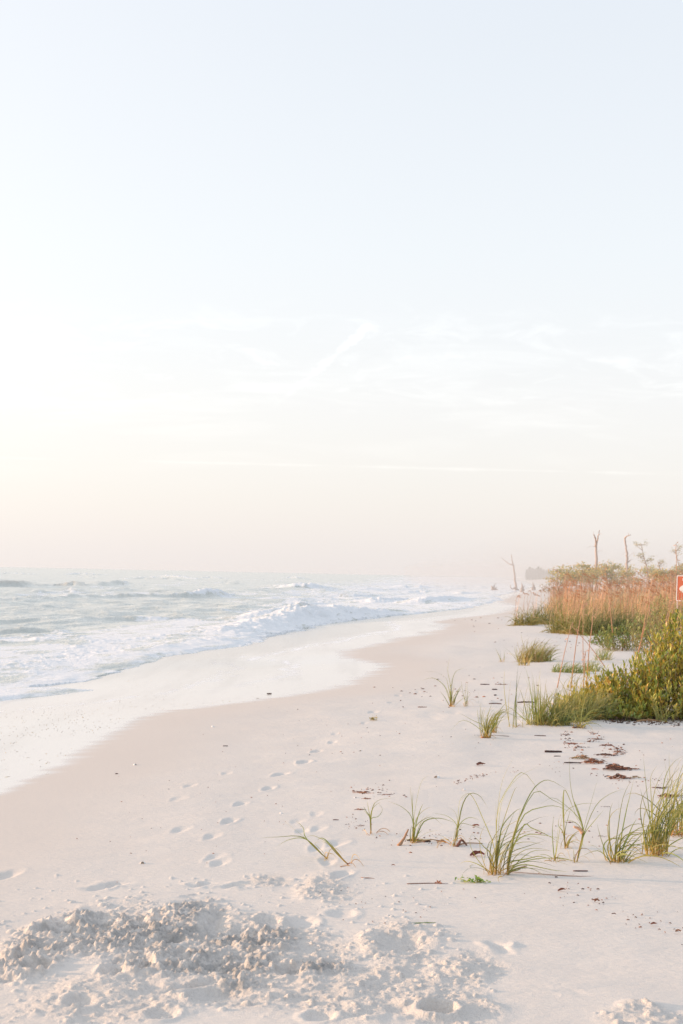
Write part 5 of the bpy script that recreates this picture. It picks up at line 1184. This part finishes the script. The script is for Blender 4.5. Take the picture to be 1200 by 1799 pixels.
flecks([(960, 1345), (1010, 1352), (1080, 1375), (1150, 1372), (1185, 1380)], 50, 10, 6, .006, .02, FL)
flecks([(1100, 1310), (1190, 1330)], 14, 30, 14, .006, .02, FL)
flecks([(795, 1377), (822, 1370), (850, 1361), (910, 1355)], 50, 4, 1.5, .006, .02, FL)
flecks([(610, 1385), (690, 1395)], 26, 14, 4, .006, .025, FL)
flecks([(620, 1440), (640, 1460)], 24, 14, 8, .005, .016, FL)
flecks([(690, 1480), (830, 1470)], 60, 26, 10, .005, .02, FL)
flecks([(950, 1450), (1100, 1480)], 40, 50, 26, .005, .02, FL)
flecks([(960, 1550), (1200, 1640)], 60, 20, 14, .004, .018, FL)
flecks([(700, 1225), (900, 1190)], 60, 40, 16, .01, .05, FL)
flecks([(600, 1290), (850, 1300)], 50, 60, 40, .006, .025, FL)
flecks([(200, 1450), (560, 1350)], 60, 90, 60, .005, .015, FL)
flecks([(500, 1560), (800, 1600)], 40, 60, 20, .004, .012, FL)
flecks([(880, 1120), (1000, 1135)], 40, 20, 10, .02, .06, FL)
flecks([(790, 1100), (890, 1080)], 16, 14, 6, .03, .10, FL)
flecks([(1060, 1266), (1200, 1272)], 160, 10, 2.0, .01, .04, [(0.10, 0.06, 0.045), (0.16, 0.09, 0.06)])
flecks([(700, 1330), (960, 1280)], 40, 50, 30, .003, .012, [(0.75, 0.72, 0.68)])
o = lt.build('beach_litter', M_TWIG); tag(o, 'fine brown crumbs of bark and reed strewn along the drift lines', 'litter', None, 'stuff')
bb = MB(); r = random.Random(302)
for _ in range(1500):
    px, py = r.uniform(-120, 560), r.gauss(1275, 42)
    p = on_sand(px, py); sd_ = p.x - xs(p.y)
    if not (-3.2 < sd_ < -0.25) or pnoise(np.array([p.x * 0.9]), np.array([p.y * 0.5]), 8)[0] < -0.25: continue
    a_ = r.uniform(0.003, 0.0065); c = jit(r.choice([(0.55, 0.49, 0.42), (0.62, 0.50, 0.30), (0.46, 0.43, 0.40), (0.65, 0.60, 0.54)]), r, 0.15); vs, fs = [], []
    for i_ in range(3):
        for j_ in range(7):
            t = (1, 0.75, 0.15)[i_]; q = 6.283 * j_ / 7; vs.append((p.x + a_ * t * math.cos(q), p.y + a_ * t * math.sin(q), p.z + a_ * (0, 0.65, 0.95)[i_]))
    for i_ in range(2):
        for j_ in range(7): fs.append((i_ * 7 + j_, i_ * 7 + (j_ + 1) % 7, i_ * 7 + 7 + (j_ + 1) % 7, i_ * 7 + 7 + j_))
    fs.append(tuple(14 + j_ for j_ in range(7)))
    bb.add(vs, fs, [c] * 21)
o = bb.build('foam_bubbles', M_LEAF); tag(o, 'tiny bubbles and shell grit stranded on the gleaming wet sand', 'bubbles', None, 'stuff')
# dark leaf mould shaded under the leathery bush
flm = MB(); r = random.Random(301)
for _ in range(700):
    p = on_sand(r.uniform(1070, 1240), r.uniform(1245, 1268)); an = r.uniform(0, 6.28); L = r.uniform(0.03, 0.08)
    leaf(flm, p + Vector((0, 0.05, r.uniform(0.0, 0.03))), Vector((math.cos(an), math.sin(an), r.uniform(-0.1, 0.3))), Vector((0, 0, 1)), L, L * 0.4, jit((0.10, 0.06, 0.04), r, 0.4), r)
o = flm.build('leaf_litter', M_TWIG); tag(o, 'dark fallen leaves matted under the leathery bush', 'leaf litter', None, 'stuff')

# ------------------------------------------------------------------ air: light sea haze, and spray mist drifting up the beach
def box_volume(name, verts, density, c, label):
    me = bpy.data.meshes.new(name); me.from_pydata(verts, [], [(0, 3, 2, 1), (4, 5, 6, 7), (0, 1, 5, 4), (1, 2, 6, 5), (2, 3, 7, 6), (3, 0, 4, 7)]); me.update()
    m = bpy.data.materials.new(name); m.use_nodes = True; nt = m.node_tree; nt.nodes.clear()
    o_ = nt.nodes.new('ShaderNodeOutputMaterial'); v = nt.nodes.new('ShaderNodeVolumePrincipled')
    v.inputs['Color'].default_value = (*c, 1); v.inputs['Density'].default_value = density; v.inputs['Anisotropy'].default_value = 0.2
    nt.links.new(v.outputs[0], o_.inputs['Volume']); me.materials.append(m)
    o = bpy.data.objects.new(name, me); col.objects.link(o); return tag(o, label, None, None, 'stuff')
HZ = 3000.0
box_volume('haze', [(-HZ, -HZ, -5), (HZ, -HZ, -5), (HZ, HZ, -5), (-HZ, HZ, -5), (-HZ, -HZ, 9.5), (HZ, -HZ, 9.5), (HZ, HZ, 9.5), (-HZ, HZ, 9.5)], 0.00004, (0.76, 0.76, 0.76), 'thin bright sea haze')
box_volume('mist', [(8, 62, -4), (70, 62, -4), (160, 460, -4), (20, 460, -4), (8, 62, 3.9), (70, 62, 3.9), (160, 460, 4.1), (20, 460, 4.1)], 0.0038, (0.70, 0.72, 0.735), 'pale spray mist hanging over the far beach and surf')
